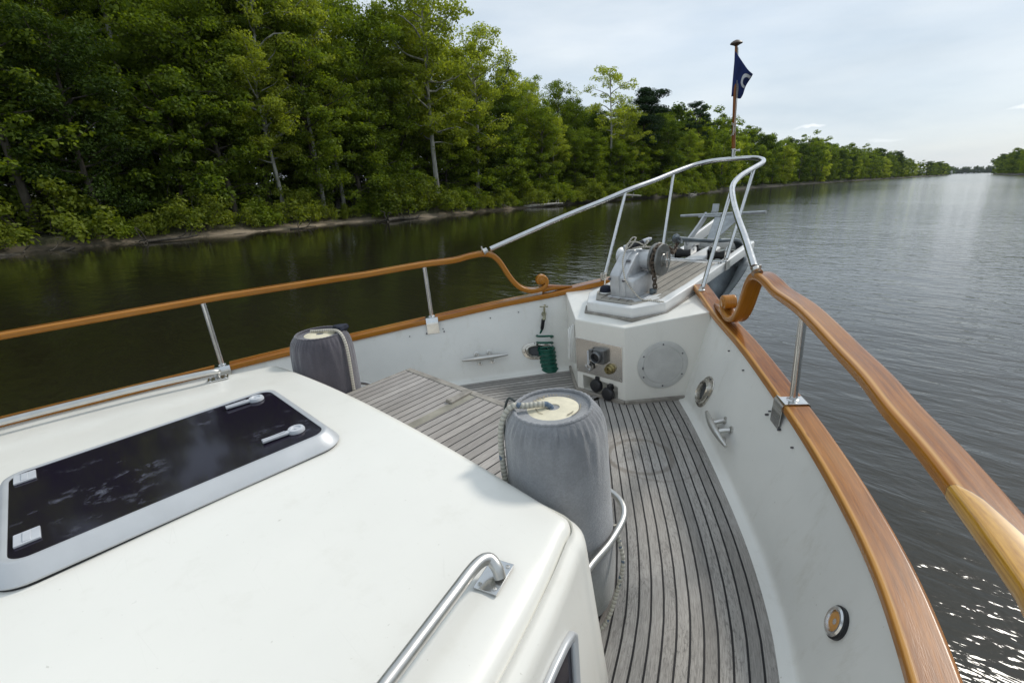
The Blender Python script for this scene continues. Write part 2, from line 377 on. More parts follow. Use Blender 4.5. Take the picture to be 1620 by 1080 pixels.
def sweep(mb, path, prof, up=(0, 0, 1), closed=False, scale=None, caps=True, transport=False):
    """prof: list of (side, up) pairs, closed loop"""
    P = [np.array(p, float) for p in path]; N = len(P); M = len(prof)
    T = []
    for i in range(N):
        a = P[(i-1) % N] if (closed or i > 0) else P[i]; b = P[(i+1) % N] if (closed or i < N-1) else P[i]
        T.append(nrm(b-a))
    up = np.array(up, float); S = []; U = []
    cur = up
    for i in range(N):
        ref = cur if transport else up
        s = np.cross(T[i], ref)
        if np.linalg.norm(s) < 1e-4: s = np.cross(T[i], V3(1, 0, 0) if abs(T[i][0]) < .9 else V3(0, 1, 0))
        s = nrm(s); u = nrm(np.cross(s, T[i])); S.append(s); U.append(u); cur = u
    vs = []; L_ = 0; us = []
    for i in range(N):
        if i: L_ += np.linalg.norm(P[i]-P[i-1])
        us.append(L_); k = scale[i] if scale is not None else 1
        for (a, b) in prof: vs.append(P[i]+S[i]*a*k+U[i]*b*k)
    per = [0]
    for j in range(M):
        a, b = prof[j], prof[(j+1) % M]; per.append(per[-1]+math.hypot(a[0]-b[0], a[1]-b[1]))
    fs = []; uv = []
    for i in range(N if closed else N-1):
        i2 = (i+1) % N; u0 = us[i]; u1 = us[i2] if i2 else us[-1]+np.linalg.norm(P[0]-P[-1])
        for j in range(M):
            j2 = (j+1) % M
            fs.append((i*M+j, i*M+j2, i2*M+j2, i2*M+j)); uv.append([(u0, per[j]), (u0, per[j+1]), (u1, per[j+1]), (u1, per[j])])
    if caps and not closed:
        fs.append(tuple(range(M))[::-1]); uv.append([(0, 0)]*M)
        fs.append(tuple((N-1)*M+j for j in range(M))); uv.append([(0, 0)]*M)
    mb.add(vs, fs, uv); return mb
def circ(r, n=12): return [(r*math.cos(2*PI*k/n), r*math.sin(2*PI*k/n)) for k in range(n)]
def tube(mb, path, r, n=12, closed=False, smooth=0, scale=None):
    p = catmull(path, smooth, closed) if smooth else path
    return sweep(mb, p, circ(r, n), closed=closed, transport=True, scale=scale, up=(0.013, 0.021, 1))
def rr(w, h, r, n=4):
    out = []
    for cx, cy, a0 in ((w/2-r, h/2-r, 0), (-w/2+r, h/2-r, 90), (-w/2+r, -h/2+r, 180), (w/2-r, -h/2+r, 270)):
        d = .25*r; a = R_(a0); out.append((cx+r*math.cos(a)+d*math.sin(a), cy+r*math.sin(a)-d*math.cos(a)))
        for k in range(n+1):
            a = R_(a0+90*k/n); out.append((cx+r*math.cos(a), cy+r*math.sin(a)))
        out.append((cx+r*math.cos(a)-d*math.sin(a), cy+r*math.sin(a)+d*math.cos(a)))
    return out
def lathe(mb, prof, c=(0, 0, 0), n=32, axis=(0, 0, 1), mod=None):
    """prof: (radius, height) list from bottom to top"""
    ax = nrm(np.array(axis, float)); a = nrm(np.cross(ax, V3(0, 1, .01) if abs(ax[1]) < .9 else V3(1, 0, 0))); b = np.cross(ax, a)
    c = np.array(c, float); vs = []; M = len(prof)
    for k in range(n):
        t = 2*PI*k/n
        for i, (r, h) in enumerate(prof):
            rr_ = r*(mod(t, h, i) if mod else 1)
            vs.append(c+ax*h+(a*math.cos(t)+b*math.sin(t))*rr_)
    fs = []; uv = []
    for k in range(n):
        k2 = (k+1) % n
        for i in range(M-1):
            fs.append((k*M+i, k2*M+i, k2*M+i+1, k*M+i+1)); uv.append([(k/n, prof[i][1]), ((k+1)/n, prof[i][1]), ((k+1)/n, prof[i+1][1]), (k/n, prof[i+1][1])])
    if prof[0][0] > 1e-5: fs.append(tuple(k*M for k in range(n))[::-1]); uv.append([(0, 0)]*n)
    if prof[-1][0] > 1e-5: fs.append(tuple(k*M+M-1 for k in range(n))); uv.append([(0, 0)]*n)
    mb.add(vs, fs, uv); return mb
def prism(mb, poly, z0, z1, top=None):
    """z0,z1 numbers or functions of (x,y)"""
    n = len(poly); f0 = z0 if callable(z0) else (lambda x, y: z0); f1 = z1 if callable(z1) else (lambda x, y: z1)
    tp = top or poly
    mb.add([(x, y, f0(x, y)) for x, y in poly]+[(x, y, f1(x, y)) for x, y in tp],
           [tuple(range(n))[::-1], tuple(range(n, 2*n))]+[(i, (i+1) % n, n+(i+1) % n, n+i) for i in range(n)])
    return mb
def empty(name, mat=None, parent=None):
    o = bpy.data.objects.new(name, None); COL.objects.link(o); o.empty_display_size = .2
    if mat is not None: o.matrix_world = mat
    if parent: o.parent = parent
    return o
def tag(o, label=None, cat=None, group=None, kind=None):
    for k, v in (('label', label), ('category', cat), ('group', group), ('kind', kind)):
        if v: o[k] = v
    return o
def interp(tab):
    xs = np.array([t[0] for t in tab], float); ys = np.array([t[1] for t in tab], float)
    m = np.gradient(ys, xs)
    def f(x):
        x = min(max(x, xs[0]), xs[-1]); i = min(len(xs)-2, max(0, int(np.searchsorted(xs, x))-1))
        h = xs[i+1]-xs[i]; t = (x-xs[i])/h
        return (2*t**3-3*t*t+1)*ys[i]+(t**3-2*t*t+t)*h*m[i]+(-2*t**3+3*t*t)*ys[i+1]+(t**3-t*t)*h*m[i+1]
    return f

# ------------------------------------------------------------------ the boat (boat frame: x starboard, y forward, z up, z=0 the side deck)
wi = interp([(-2.8, 2.84), (-1.5, 2.68), (-.36, 2.5), (.23, 2.35), (.87, 2.17), (1.25, 2.050), (1.569, 1.925), (1.888, 1.754), (2.18, 1.565),
             (2.521, 1.317), (2.909, 1.016), (3.277, .707), (3.633, .433), (4.0, .17), (4.2, .03)])
hi = interp([(-2.8, .45), (1.25, .45), (1.569, .46), (1.888, .48), (2.18, .51), (2.52, .55), (2.91, .60), (3.277, .64), (3.633, .69), (4.2, .72)])
def wt(y):       # tangent of the sheer in plan
    return nrm(V3(wi(y+.01)-wi(y-.01), .02, 0))
def capc(y, off=.048):   # point on the cap, off = outboard of the inner edge
    t = wt(y); n = V3(t[1], -t[0], 0)
    return V3(wi(y), y, hi(y))+n*off
YS = [-2.8+.12*i for i in range(0, 34)]+[1.3+.06*i for i in range(0, 48)]
YS = [y for y in YS if y < 4.13]
def mir(p, s): return V3(p[0]*s, p[1], p[2])
boat = empty('motor_yacht', BOAT)
tag(boat, 'white motor yacht foredeck with varnished teak rails and weathered teak decking', 'boat')

# hull skin outside, bulwark skin inside
def flare(y, z):         # outboard half breadth of the hull below the cap
    w = wi(y)+.085; k = (hi(y)-z)
    return max(.0, w-(.16*k if k < .8 else .128+.30*(k-.8))*(1.15 if y > 2 else .8))
mb = MB()
for s in (1, -1):
    rows = []
    for y in YS+[4.2, 4.32]:
        yy = min(y, 4.2); ws = []
        for z in [hi(yy)-.0, .3, 0, -.4, -.8, -1.3, -1.9]:
            rake = max(0, (y-3.2))*.35*max(0, (hi(yy)-z))/2
            ws.append((s*flare(yy, z)*(1 if y < 4.2 else .0 if y > 4.25 else .6), y-rake, z))
        rows.append(ws)
    m = len(rows[0]); vs = [p for r in rows for p in r]
    mb.add(vs, [(i*m+j, (i+1)*m+j, (i+1)*m+j+1, i*m+j+1) for i in range(len(rows)-1) for j in range(m-1)])
mb.build('hull', WHITE2, boat)
mb = MB()
def dk(y): return wi(y)-float(np.interp(y, [.9, 1.6, 2.3, 3.0], [.225, .245, .268, .27]))        # deck edge
for s in (1, -1):
    rows = []
    for y in YS:
        d = dk(y); w = wi(y)+.012; h = hi(y)-.004
        prof = [(d-.02, -.004), (d+.002, .010), (d+.030, .013), (d+.046, .018), (d+.056, .032), (d+.062, .055)]
        for k in range(1, 8):
            t = k/7; prof.append((d+.062+(w-d-.062)*t, .055+(h-.055)*t))
        rows.append([(s*max(x, .001), y, z) for x, z in prof])
    m = len(rows[0]); vs = [p for r in rows for p in r]
    mb.add(vs, [(i*m+j, (i+1)*m+j, (i+1)*m+j+1, i*m+j+1) for i in range(len(rows)-1) for j in range(m-1)])
bulwark = mb.build('bulwark', WHITE2, boat, angle=60)
# screw studs along the inside of the bulwark
mb = MB()
def wall(y, z, s=1, out=0.0):     # a point on the inner face of the bulwark
    d = dk(y)+.062; t = (z-.055)/(hi(y)-.059)
    t2 = wt(y); n = V3(-t2[1], t2[0], 0)
    p = V3(d+(wi(y)+.012-d)*t, y, z)+n*out
    return mir(p, s)
for s in (1, -1):
    for y in (3.0, 2.8, 2.46, 2.22, 1.0, -.2):
        p = wall(y, hi(y)-.07, s); q = wall(y, hi(y)-.07, s, .012)
        tube(mb, [p, q], .0045, 8)
mb.build_each('screw_stud', SCREWM, bulwark)

# deck: planks follow the deck edge
for nm in ('side_deck',):
    mb = MB()
    for s in (1, -1):
        offs = [.055*i for i in range(0, 34)]
        ys = [y for y in YS if y < 3.75]; L_ = 0; prev = None; grid = []
        for y in ys:
            t = nrm(V3(dk(y+.05)-dk(y-.05), .1, 0)); n = V3(-t[1], t[0], 0); p = V3(dk(y), y, .002)
            if prev is not None: L_ += np.linalg.norm(p-prev)
            prev = p; grid.append([(p+n*o, (L_, o)) for o in offs])
        for i in range(len(grid)-1):
            for j in range(len(offs)-1):
                q = [grid[i][j], grid[i+1][j], grid[i+1][j+1], grid[i][j+1]]
                if min(a[0][0] for a in q) < -.02: 
                    if max(a[0][0] for a in q) < .02: continue
                vs = [mir(V3(max(0, a[0][0]), a[0][1], a[0][2]), s) for a in q]
                mb.add(vs, [(0, 1, 2, 3)], [[a[1] for a in q]])
    mb.build(nm, TEAK, boat, smooth=False)
# cap rail both sides
prof = [(a, b) for a, b in rr(.116, .046, .012, 4)]
for s in (1, -1):
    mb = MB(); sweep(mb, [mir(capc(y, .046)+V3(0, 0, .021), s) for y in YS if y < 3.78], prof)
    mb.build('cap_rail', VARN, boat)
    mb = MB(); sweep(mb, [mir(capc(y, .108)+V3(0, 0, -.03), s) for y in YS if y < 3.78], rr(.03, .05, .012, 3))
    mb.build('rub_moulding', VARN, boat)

# wooden handrail with a scroll at its forward end
arc = [0.0]; AY = [-2.6+.02*i for i in range(330)]; AY = [y for y in AY if y < 4.1]
for a, b in zip(AY[:-1], AY[1:]): arc.append(arc[-1]+np.linalg.norm(capc(b)[:2]-capc(a)[:2]))
def at_arc(sv): return float(np.interp(sv, arc, AY))
S0 = float(np.interp(2.80, AY, arc))
def ztop(y): return float(np.interp(y, [-2.6, 1.3, 2.0, 2.4, 2.74], [1.016, 1.016, 1.024, 1.046, 1.07]))
def roff(y): return float(np.interp(y, [.7, 1.0, 1.25, 1.6, 2.05, 2.4], [0, .006, -.018, -.048, -.028, 0]))
def rcen(y): return capc(y, .048+roff(y))
def rail_path(s):
    pts = []
    for y in np.arange(-2.6, 2.45, .2): p = rcen(y); pts.append(V3(p[0], p[1], ztop(y)))
    for ds, dz in ((-.25, 1.066), (-.12, 1.082), (-.01, 1.088), (.075, 1.070), (.135, 1.015), (.18, .935), (.225, .85), (.28, .775), (.345, .728), (.415, .708), (.480, .712), (.528, .737),
                   (.546, .775), (.532, .812), (.500, .824), (.472, .808), (.467, .780), (.484, .766)):
        y = at_arc(S0+ds); p = capc(y); pts.append(V3(p[0], p[1], dz+(hi(y)-.62)*.25))
    return [mir(p, s) for p in catmull(pts, 5)]
HP = {1: rail_path(1), -1: rail_path(-1)}
def railprof(w=.096, h=.044): return rr(w, h, min(.013, h*.42), 4)
for s in (1, -1):
    P = HP[s]; N = len(P)
    # up vector follows the curve plane so the volute turns over itself
    mb = MB(); prof = railprof(); M_ = len(prof); vs = []; us = 0; Ls = []
    for i in range(N):
        t = nrm(P[min(i+1, N-1)]-P[max(i-1, 0)])
        y = P[i][1]; tt = wt(min(max(y, -2.5), 3.9)); side = mir(V3(tt[1], -tt[0], 0), s)
        u = nrm(np.cross(side, t))*(1 if s > 0 else -1)
        if i: us += np.linalg.norm(P[i]-P[i-1])
        Ls.append(us); k = 1 if i < N-60 else max(.62, 1-.38*(i-(N-60))/60)
        kw = 1 if i < N-40 else max(.8, 1-.2*(i-(N-40))/40)
        for a, b in prof: vs.append(P[i]+side*a*kw+u*b*k)
    per = [0]
    for j in range(M_): per.append(per[-1]+1.27*math.dist(prof[j], prof[(j+1) % M_]))
    fs = []; uv = []
    for i in range(N-1):
        for j in range(M_):
            j2 = (j+1) % M_
            fs.append((i*M_+j, i*M_+j2, (i+1)*M_+j2, (i+1)*M_+j)); uv.append([(Ls[i], per[j]), (Ls[i], per[j+1]), (Ls[i+1], per[j+1]), (Ls[i+1], per[j])])
    fs.append(tuple(range(M_))); uv.append([(0, 0)]*M_); fs.append(tuple((N-1)*M_+j for j in range(M_))); uv.append([(0, 0)]*M_)
    mb.add(vs, fs, uv)
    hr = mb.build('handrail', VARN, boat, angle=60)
    # core of the volute and the tapering tail piece forward of it
    mb = MB()
    y = at_arc(S0+.502); p = mir(capc(y), s); tt = wt(y); side = mir(V3(tt[1], -tt[0], 0), s)
    zz = .790+(hi(y)-.62)*.25
    lathe(mb, [(0, -.046), (.026, -.046), (.032, -.042), (.032, .042), (.026, .046), (0, .046)], (p[0], p[1], zz), 20, axis=side)
    pts = []; sc_ = []
    for ds, dz in ((.50, .705), (.58, .715), (.64, .706), (.72, .695), (.78, .688)):
        yy = at_arc(S0+ds); q = mir(capc(yy), s); pts.append(V3(q[0], q[1], dz+(hi(yy)-.62)*.75-.012)); sc_.append(1)
    sc_ = [.9, 1.0, .8, .5, .25]
    pp = catmull(pts, 6); sweep(mb, pp, rr(.07, .05, .02, 4), scale=list(np.interp(np.linspace(0, 4, len(pp)), range(5), sc_)))
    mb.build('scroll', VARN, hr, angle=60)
    if s > 0:   # a paler spliced length near the helm end
        def splice(grow, yend, mat, name):
            m_ = MB(); secs = []; L2 = 0
            for y in list(np.arange(-1.5, yend-.3, .1))+list(np.linspace(yend-.3, yend, 16)):
                p = rcen(y)+V3(0, 0, ztop(y)-hi(y)); tt = wt(y); n_ = V3(tt[1], -tt[0], 0); d = yend-y
                k = -.048+.032*min(1, math.sqrt(max(0, d)/.03))+.062*min(1, d/.30)+grow
                pr = .0 if grow else .0005; a0, a1, b0, b1 = -.0485-pr, min(k, .0482), -.0225-pr, .0225+pr
                sec = [(a0, b0+.012), (a0, b1-.013), (a0+.004, b1-.004), (a0+.013, b1), (max(a0+.014, a1), b1), (max(a0+.014, a1), b0), (a0+.013, b0), (a0+.004, b0+.004)]
                secs.append([p+n_*a+V3(0, 0, b) for a, b in sec])
            fs = []; uv = []; m = 8
            for i in range(len(secs)-1):
                for j in range(m): fs.append((i*m+j, i*m+(j+1) % m, (i+1)*m+(j+1) % m, (i+1)*m+j)); uv.append([(i*.06, j*.015), (i*.06, j*.015+.015), (i*.06+.06, j*.015+.015), (i*.06+.06, j*.015)])
            fs += [tuple(range(m)), tuple((len(secs)-1)*m+j for j in range(m))]; uv += [[(0, 0)]*m]*2
            m_.add([q for r0 in secs for q in r0], fs, uv); return m_.build(name, mat, hr, angle=50)
        splice(.0015, 1.262, BLACK, 'glue_seam'); splice(.0, 1.26, VARN_Y, 'splice')

# stanchions with their saddle plates
for s in (1, -1):
    for y in (2.40, .90, -.8):
        p = mir(capc(y), s); z0 = hi(y)+.040; z1 = ztop(y)-.02
        mb = MB(); tube(mb, [(p[0], p[1], z0), (p[0], p[1], z1)], .0185, 18)
        lathe(mb, [(.030, 0), (.030, .006), (.021, .012)], (p[0], p[1], z0+.002), 20)
        st = mb.build('stanchion', STEEL, boat)
        t = wt(y); n = V3(t[1], -t[0], 0)
        cs = [(-.074, -.095), (-.070, -.028), (-.0655, .028), (-.054, .0445), (.050, .0445), (.062, .036), (.066, .0)]
        mb = MB(); c0 = capc(y, .046)+V3(0, 0, .0025)
        out = [(a, b) for a, b in cs]; inn = [(a*.955, b-.0028 if b > 0 else b) for a, b in cs]
        vs = []
        for e in (-.052, .052):
            for a, b in out+inn[::-1]: vs.append(mir(c0+n*a+t*e+V3(0, 0, b), s))
        m = len(out)*2
        mb.add(vs, [tuple(range(m)), tuple(range(m, 2*m))[::-1]]+[(i, (i+1) % m, m+(i+1) % m, m+i) for i in range(m)])
        mb.build('saddle_plate', STEEL, st, angle=50)
        mb = MB()
        for e in (-.06, .06):
            q = wall(y+e, hi(y)-.085, s, .0); q2 = wall(y+e, hi(y)-.085, s, .016); tube(mb, [q, q2], .006, 8)
        mb.build_each('bolt', SCREWM, st)

# ---- cabin
ci = interp([(-2.8, 1.86), (-.6, 1.60), (0, 1.49), (.46, 1.375), (.58, 1.34), (.78, 1.275), (.95, 1.21)])
def cab_c(y):
    if y <= .93: return ci(y)
    k = min(1, (y-.93)/.07); return ci(.93)-.07*(1-math.sqrt(max(0, 1-k*k)))
def ztopc(x, y):
    c = cab_c(y); t = x/c
    z = .705+.062*(1-t*t)-.02*max(0, y-.3)
    e = min(c-abs(x), 1.0-y)
    r = .05
    if e < r: z -= (r-math.sqrt(max(0, r*r-(r-e)**2)))*.7
    # soft raised mouldings under the grab rails
    for q in (abs(abs(x)-(c-.105)),):
        if y < .76: z += .006*math.exp(-(q/.055)**4)
    return z
cys = [-2.8, -2.2, -1.6, -1.0, -.6, -.3]+[-.2+.05*i for i in range(22)]+[.91, .93, .945, .96, .972, .983, .991, .997, 1.0]
ts = [-1, -.994, -.985, -.972, -.955, -.93, -.9, -.87, -.83]+[-.78+.06*i for i in range(27)]+[.83, .87, .9, .93, .955, .972, .985, .994, 1]
mb = MB(); vs = []; nt = len(ts)
for y in cys:
    c = cab_c(y)
    for t in ts: vs.append((c*t, y, ztopc(c*t, y)))
fs = [(i*nt+j, i*nt+j+1, (i+1)*nt+j+1, (i+1)*nt+j) for i in range(len(cys)-1) for j in range(nt-1)]
mb.add(vs, fs)
# boundary loop: port side aft -> front -> starboard side aft, with outward normals
loop = [V3(-cab_c(y), y, 0) for y in cys]+[V3(cab_c(1.0)*t, 1.0, 0) for t in ts[1:-1]]+[V3(cab_c(y), y, 0) for y in cys[::-1]]
nor = []
for i, p in enumerate(loop):
    a = loop[max(0, i-1)]; b = loop[min(len(loop)-1, i+1)]; t = nrm(b-a+V3(1e-9, 0, 0)); nor.append(V3(-t[1], t[0], 0))
rings = [(0, None), (.006, .672), (.009, .655), (.016, .647), (.030, .640), (.041, .624), (.046, .60), (.105, 0.0)]
vs = []
for o, z in rings:
    for p, n in zip(loop, nor):
        q = p+n*o; vs.append((q[0], q[1], ztopc(p[0], p[1]) if z is None else z))
m = len(loop)
mb.add(vs, [(k*m+i, k*m+i+1, (k+1)*m+i+1, (k+1)*m+i) for k in range(len(rings)-1) for i in range(m-1)])
cabin = mb.build('cabin', WHITE, boat, angle=70)
# side windows with aluminium frames
for s in (1, -1):
    def cw(y, z, o): return mir(V3(ci(min(y, .93))+.046+.059*(.60-z)/.6+o, y, z), s)
    def winloop(y0, y1, z0, z1, r, o):
        pts = []
        for a, b in rr(1, 1, .12, 4):
            y = y0+(y1-y0)*(a+.5); z = z0+(z1-z0)*(b+.5)
            pts.append(cw(y+(.08*(b-.5)), z, o))
        return pts
    mb = MB(); sweep(mb, winloop(-1.1, .80, .13, .53, .05, .010), rr(.030, .022, .008, 3), closed=True, up=(s, 0, 0))
    wf = mb.build('window_frame', ALUF, boat)
    mb = MB(); lp = winloop(-1.1, .80, .13, .53, .05, .006); mb.add(lp, [tuple(range(len(lp)))])
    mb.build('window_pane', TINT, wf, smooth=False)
# grab rails on the cabin top
for s in (1, -1):
    pts = []
    for y in (.655, .66, .645, .60, .5, .3, .1, -.2, -.6, -1.1, -1.6):
        pts.append(y)
    zz = [.012, .036, .053, .062, .064, .064, .064, .064, .064, .064, .064]
    path = [mir(V3(ci(y)-.125+dx, y, ztopc(ci(y)-.125, y)+dz), s) for y, dz, dx in zip([.655, .658, .655, .61, .5, .3, .1, -.2, -.6, -1.1, -1.6], zz, [.018, .006, -.020, -.036, -.038, -.036, -.034, -.03, -.03, -.03, -.03])]
    mb = MB(); tube(mb, path, .0168, 18, smooth=6)
    for y in (-.55, -1.5):
        x = ci(y)-.125; tube(mb, [mir(V3(x, y, ztopc(x, y)), s), mir(V3(x, y, ztopc(x, y)+.063), s)], .012, 12)
    gr = mb.build('grab_rail', STEEL2, boat)
    mb = MB(); x = ci(.665)-.125; rot = Matrix.Rotation(R_(18*s), 3, 'Z')
    box(mb, mir(V3(x, .652, ztopc(x, .652)+.005), s), (.070, .110, .007), rot)
    pl = mb.build('mounting_plate', STEEL, gr, bevel=.0015)
    mb = MB()
    for a, b in ((-.022, -.04), (.022, -.04), (-.022, .04), (.022, .04)):
        q = mir(V3(x, .652, ztopc(x, .652)+.0085), s)+np.array(rot @ Vector((a, b, 0)))
        lathe(mb, [(0.0065, 0), (.006, .0018), (.003, .0026), (.0025, .001), (0, .001)], q, 12)
    mb.build_each('screw', STEEL2, gr)

# ---- deck hatch in the cabin top
HC = V3(-.147, .218, .806)
hrot = Matrix.Rotation(R_(-1.5), 3, 'Z')
hatch = empty('deck_hatch', None, boat); hatch.location = HC; hatch.rotation_euler = (R_(-.8), 0, R_(-1.5))
GW, GH = .672, .952
def rring(mb, levels, n=8):
    vs = []; m = 0
    for (w, h, r, z) in levels:
        ring = rr(w, h, r, n); m = len(ring); vs += [(a, b, z) for a, b in ring]
    mb.add(vs, [(k*m+i, k*m+(i+1) % m, (k+1)*m+(i+1) % m, (k+1)*m+i) for k in range(len(levels)-1) for i in range(m)])
mb = MB()
rring(mb, [(GW-.02, GH-.02, .05, .0), (GW-.012, GH-.012, .055, .0205), (GW+.010, GH+.010, .060, .0235), (GW+.026, GH+.026, .066, .021), (GW+.092, GH+.092, .095, -.022), (GW+.100, GH+.100, .098, -.029), (GW+.096, GH+.096, .098, -.035), (GW+.07, GH+.07, .09, -.037)])
mb.build('frame', ALUF, hatch, angle=40)
mb = MB(); rring(mb, [(GW+.084, GH+.084, .09, -.032), (GW+.088, GH+.088, .092, -.068)]); mb.build('seal', RUBBER, hatch)
mb = MB(); rring(mb, [(GW+.090, GH+.090, .10, -.045), (GW+.116, GH+.116, .11, -.046), (GW+.130, GH+.130, .116, -.052), (GW+.19, GH+.19, .14, -.075)]); mb.build('plinth', WHITE, hatch, angle=70)
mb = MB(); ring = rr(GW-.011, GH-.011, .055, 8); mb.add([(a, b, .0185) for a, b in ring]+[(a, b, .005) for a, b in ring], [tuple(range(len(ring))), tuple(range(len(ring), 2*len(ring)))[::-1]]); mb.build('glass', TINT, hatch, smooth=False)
for (x, y, a) in ((-.255, .345, 3), (.225, .345, 2)):
    mb = MB(); o = V3(x, y, .0195)
    lathe(mb, [(.034, 0), (.034, .008), (.030, .015), (.020, .016), (.016, .011), (.006, .010), (.006, .013), (0, .013)], o+V3(0, .045, 0), 24)
    sweep(mb, [o+V3(0, .02, .007), o+V3(-.003, -.03, .008), o+V3(-.006, -.085, .009)], rr(.024, .013, .004, 3))
    box(mb, o+V3(-.003, -.04, .016), (.007, .085, .003))
    mb.build('handle', PLASTW, hatch)
for x in (-.265, .215):
    mb = MB(); box(mb, (x, -.425, .0225), (.075, .062, .008)); box(mb, (x, -.425, .0275), (.062, .020, .004)); mb.build('hinge', PLASTW, hatch, bevel=.003)

# ---- raised trunk forward of the cabin
TR = [(-.74, .9), (.74, .9), (.76, 1.69), (.66, 1.745), (-.66, 1.745), (-.76, 1.69)]
TR = [(-.74, .9), (.74, .9), (.755, 1.70), (-.755, 1.70)]
mb = MB(); prism(mb, TR, 0.0, .482); trunk = mb.build('trunk', WHITE, boat, smooth=False, bevel=.012)
mb = MB(); n = 30
for i in range(n):
    x0 = -.755+1.51*i/n; x1 = -.755+1.51*(i+1)/n
    def e(x): return .74+.015*0
    mb.add([(x0, .9, .500), (x1, .9, .500), (x1, 1.665, .500), (x0, 1.665, .500)], [(0, 1, 2, 3)], [[(0, x0+2), (0, x1+2), (.765, x1+2), (.765, x0+2)]])
mb.build('trunk_planking', TEAK_T, trunk, smooth=False)
mb = MB(); box(mb, (0, 1.687, .491), (1.53, .044, .026)); box(mb, (-.762, 1.29, .489), (.018, .78, .026)); box(mb, (.762, 1.29, .489), (.018, .78, .026))
mb.build('trunk_edging', TEAK_S, trunk, bevel=.003)
mb = MB(); box(mb, (-.11, 1.60, .507), (.052, .17, .014), Matrix.Rotation(R_(3), 3, 'Z')); box(mb, (-.114, 1.525, .512), (.03, .02, .018)); mb.build('hold_down', TEAK_S, trunk, bevel=.003)
mb = MB(); mb.add([(-.10, 1.0, .5015), (-.035, 1.0, .5015), (-.035, 1.66, .5015), (-.10, 1.66, .5015)], [(0, 1, 2, 3)]); mb.build('king_plank', varied('king_plank_teak', (.27, .255, .21), .8, .25, 9, bump=.3), trunk, smooth=False)

# ---- chain locker box in the bow
poly = [(-.22, 2.90), (.22, 2.90), (.655, 3.345)]+[(wi(y)+.02, y) for y in (3.45, 3.6, 3.8, 4.0, 4.15)]+[(-wi(y)-.02, y) for y in (4.15, 4.0, 3.8, 3.6, 3.45)]+[(-.655, 3.345)]
mb = MB()
zb = lambda x, y: .607+.065*min(1, max(0, (y-2.9)/.45))
n = len(poly)
# walls with a recess for the two plugs is cut as a frame of faces on the front
front = [(-.22, -.02), (.22, -.02), (.22, .607), (-.22, .607)]
hole = [(-.165, .02), (.155, .005), (.155, .115), (-.165, .145)]
vs = [(a, 2.90, b) for a, b in front]+[(a, 2.90, b) for a, b in hole]+[(a, 3.02, b) for a, b in hole]
mb.add(vs, [(0, 1, 5, 4), (1, 2, 6, 5), (2, 3, 7, 6), (3, 0, 4, 7), (4, 5, 9, 8), (5, 6, 10, 9), (6, 7, 11, 10), (7, 4, 8, 11), (8, 9, 10, 11)])
vs = [(x, y, -.02) for x, y in poly]+[(x, y, zb(x, y)) for x, y in poly]
mb.add(vs, [(i, (i+1) % n, n+(i+1) % n, n+i) for i in range(1, n)]+[tuple(range(n, 2*n))])
locker = mb.build('bow_locker', WHITE, boat, smooth=False)
bev = locker.modifiers.new('bevel', 'BEVEL'); bev.width = .008; bev.segments = 2; bev.limit_method = 'ANGLE'
mb = MB()
for a, b in (((-.65, 3.33), (-.225, 2.885)), ((-.225, 2.885), (.225, 2.885)), ((.225, 2.885), (.60, 3.27))):
    d = nrm(V3(b[0]-a[0], b[1]-a[1], 0)); sweep(mb, [(a[0], a[1], .014), (b[0], b[1], .014)], rr(.026, .028, .004, 2))
mb.build('base_trim', TEAK_S, locker)
# round access plate on the starboard diagonal
dn = nrm(V3(.445, -.435, 0)); dtan = nrm(V3(.435, .445, 0)); pc = V3(.417, 3.099, .292)+dn*.001
mb = MB(); lathe(mb, [(.198*.94, 0), (.198*.94, .004), (.19*.92, .007), (.158*.94, .007), (.156*.94, .0045), (.154*.94, .0045), (.151*.94, .0075), (0, .0075)], pc, 56, axis=dn)
ap = mb.build('access_plate', varied('pale_grey_cast_plate', (.56, .56, .54), .5, .10, 9, metal=.1), boat, angle=25)
mb = MB()
for k in range(6):
    a = PI/2+k*PI/3; q = pc+dtan*math.cos(a)*.165+V3(0, 0, 1)*math.sin(a)*.165+dn*.0065; lathe(mb, [(.0065, 0), (.006, .003), (0, .003)], q, 10, axis=dn)
box(mb, pc-dtan*.149+dn*.005+V3(0, 0, -.01), (.008, .008, .02))
mb.build_each('screw', SCREWM, ap)
# shore power panel
mb = MB(); box(mb, (-.012, 2.897, .315), (.42, .005, .285)); panel = mb.build('service_panel', varied('stained_steel_panel', (.72, .69, .64), .2, .14, 3, metal=.95), boat, bevel=.008)
mb = MB()
for a in (-.212, .188):
    for b in (.185, .445): lathe(mb, [(.007, 0), (.006, .003), (0, .003)], (a, 2.895, b), 10, axis=(0, -1, 0))
mb.build_each('screw', STEEL2, panel)
mb = MB(); box(mb, (.020, 2.872, .355), (.098, .046, .108)); lathe(mb, [(.046, 0), (.046, .028), (.040, .034), (.035, .030), (.033, .004), (0, .004)], (.008, 2.850, .355), 28, axis=(0, -1, 0)); box(mb, (-.055, 2.868, .36), (.03, .03, .08))
inlet = mb.build('power_inlet', varied('dark_inlet_housing', (.16, .165, .17), .32, .3, 20, metal=.6), panel, bevel=.004)
mb = MB(); lathe(mb, [(.033, 0), (.020, .003), (0, .003)], (.008, 2.842, .355), 20, axis=(0, -1, 0)); mb.build('socket', BLACK, panel)
mb = MB(); box(mb, (-.078, 2.858, .335), (.018, .008, .10)); mb.build('hinge', PLASTW, panel, bevel=.002)
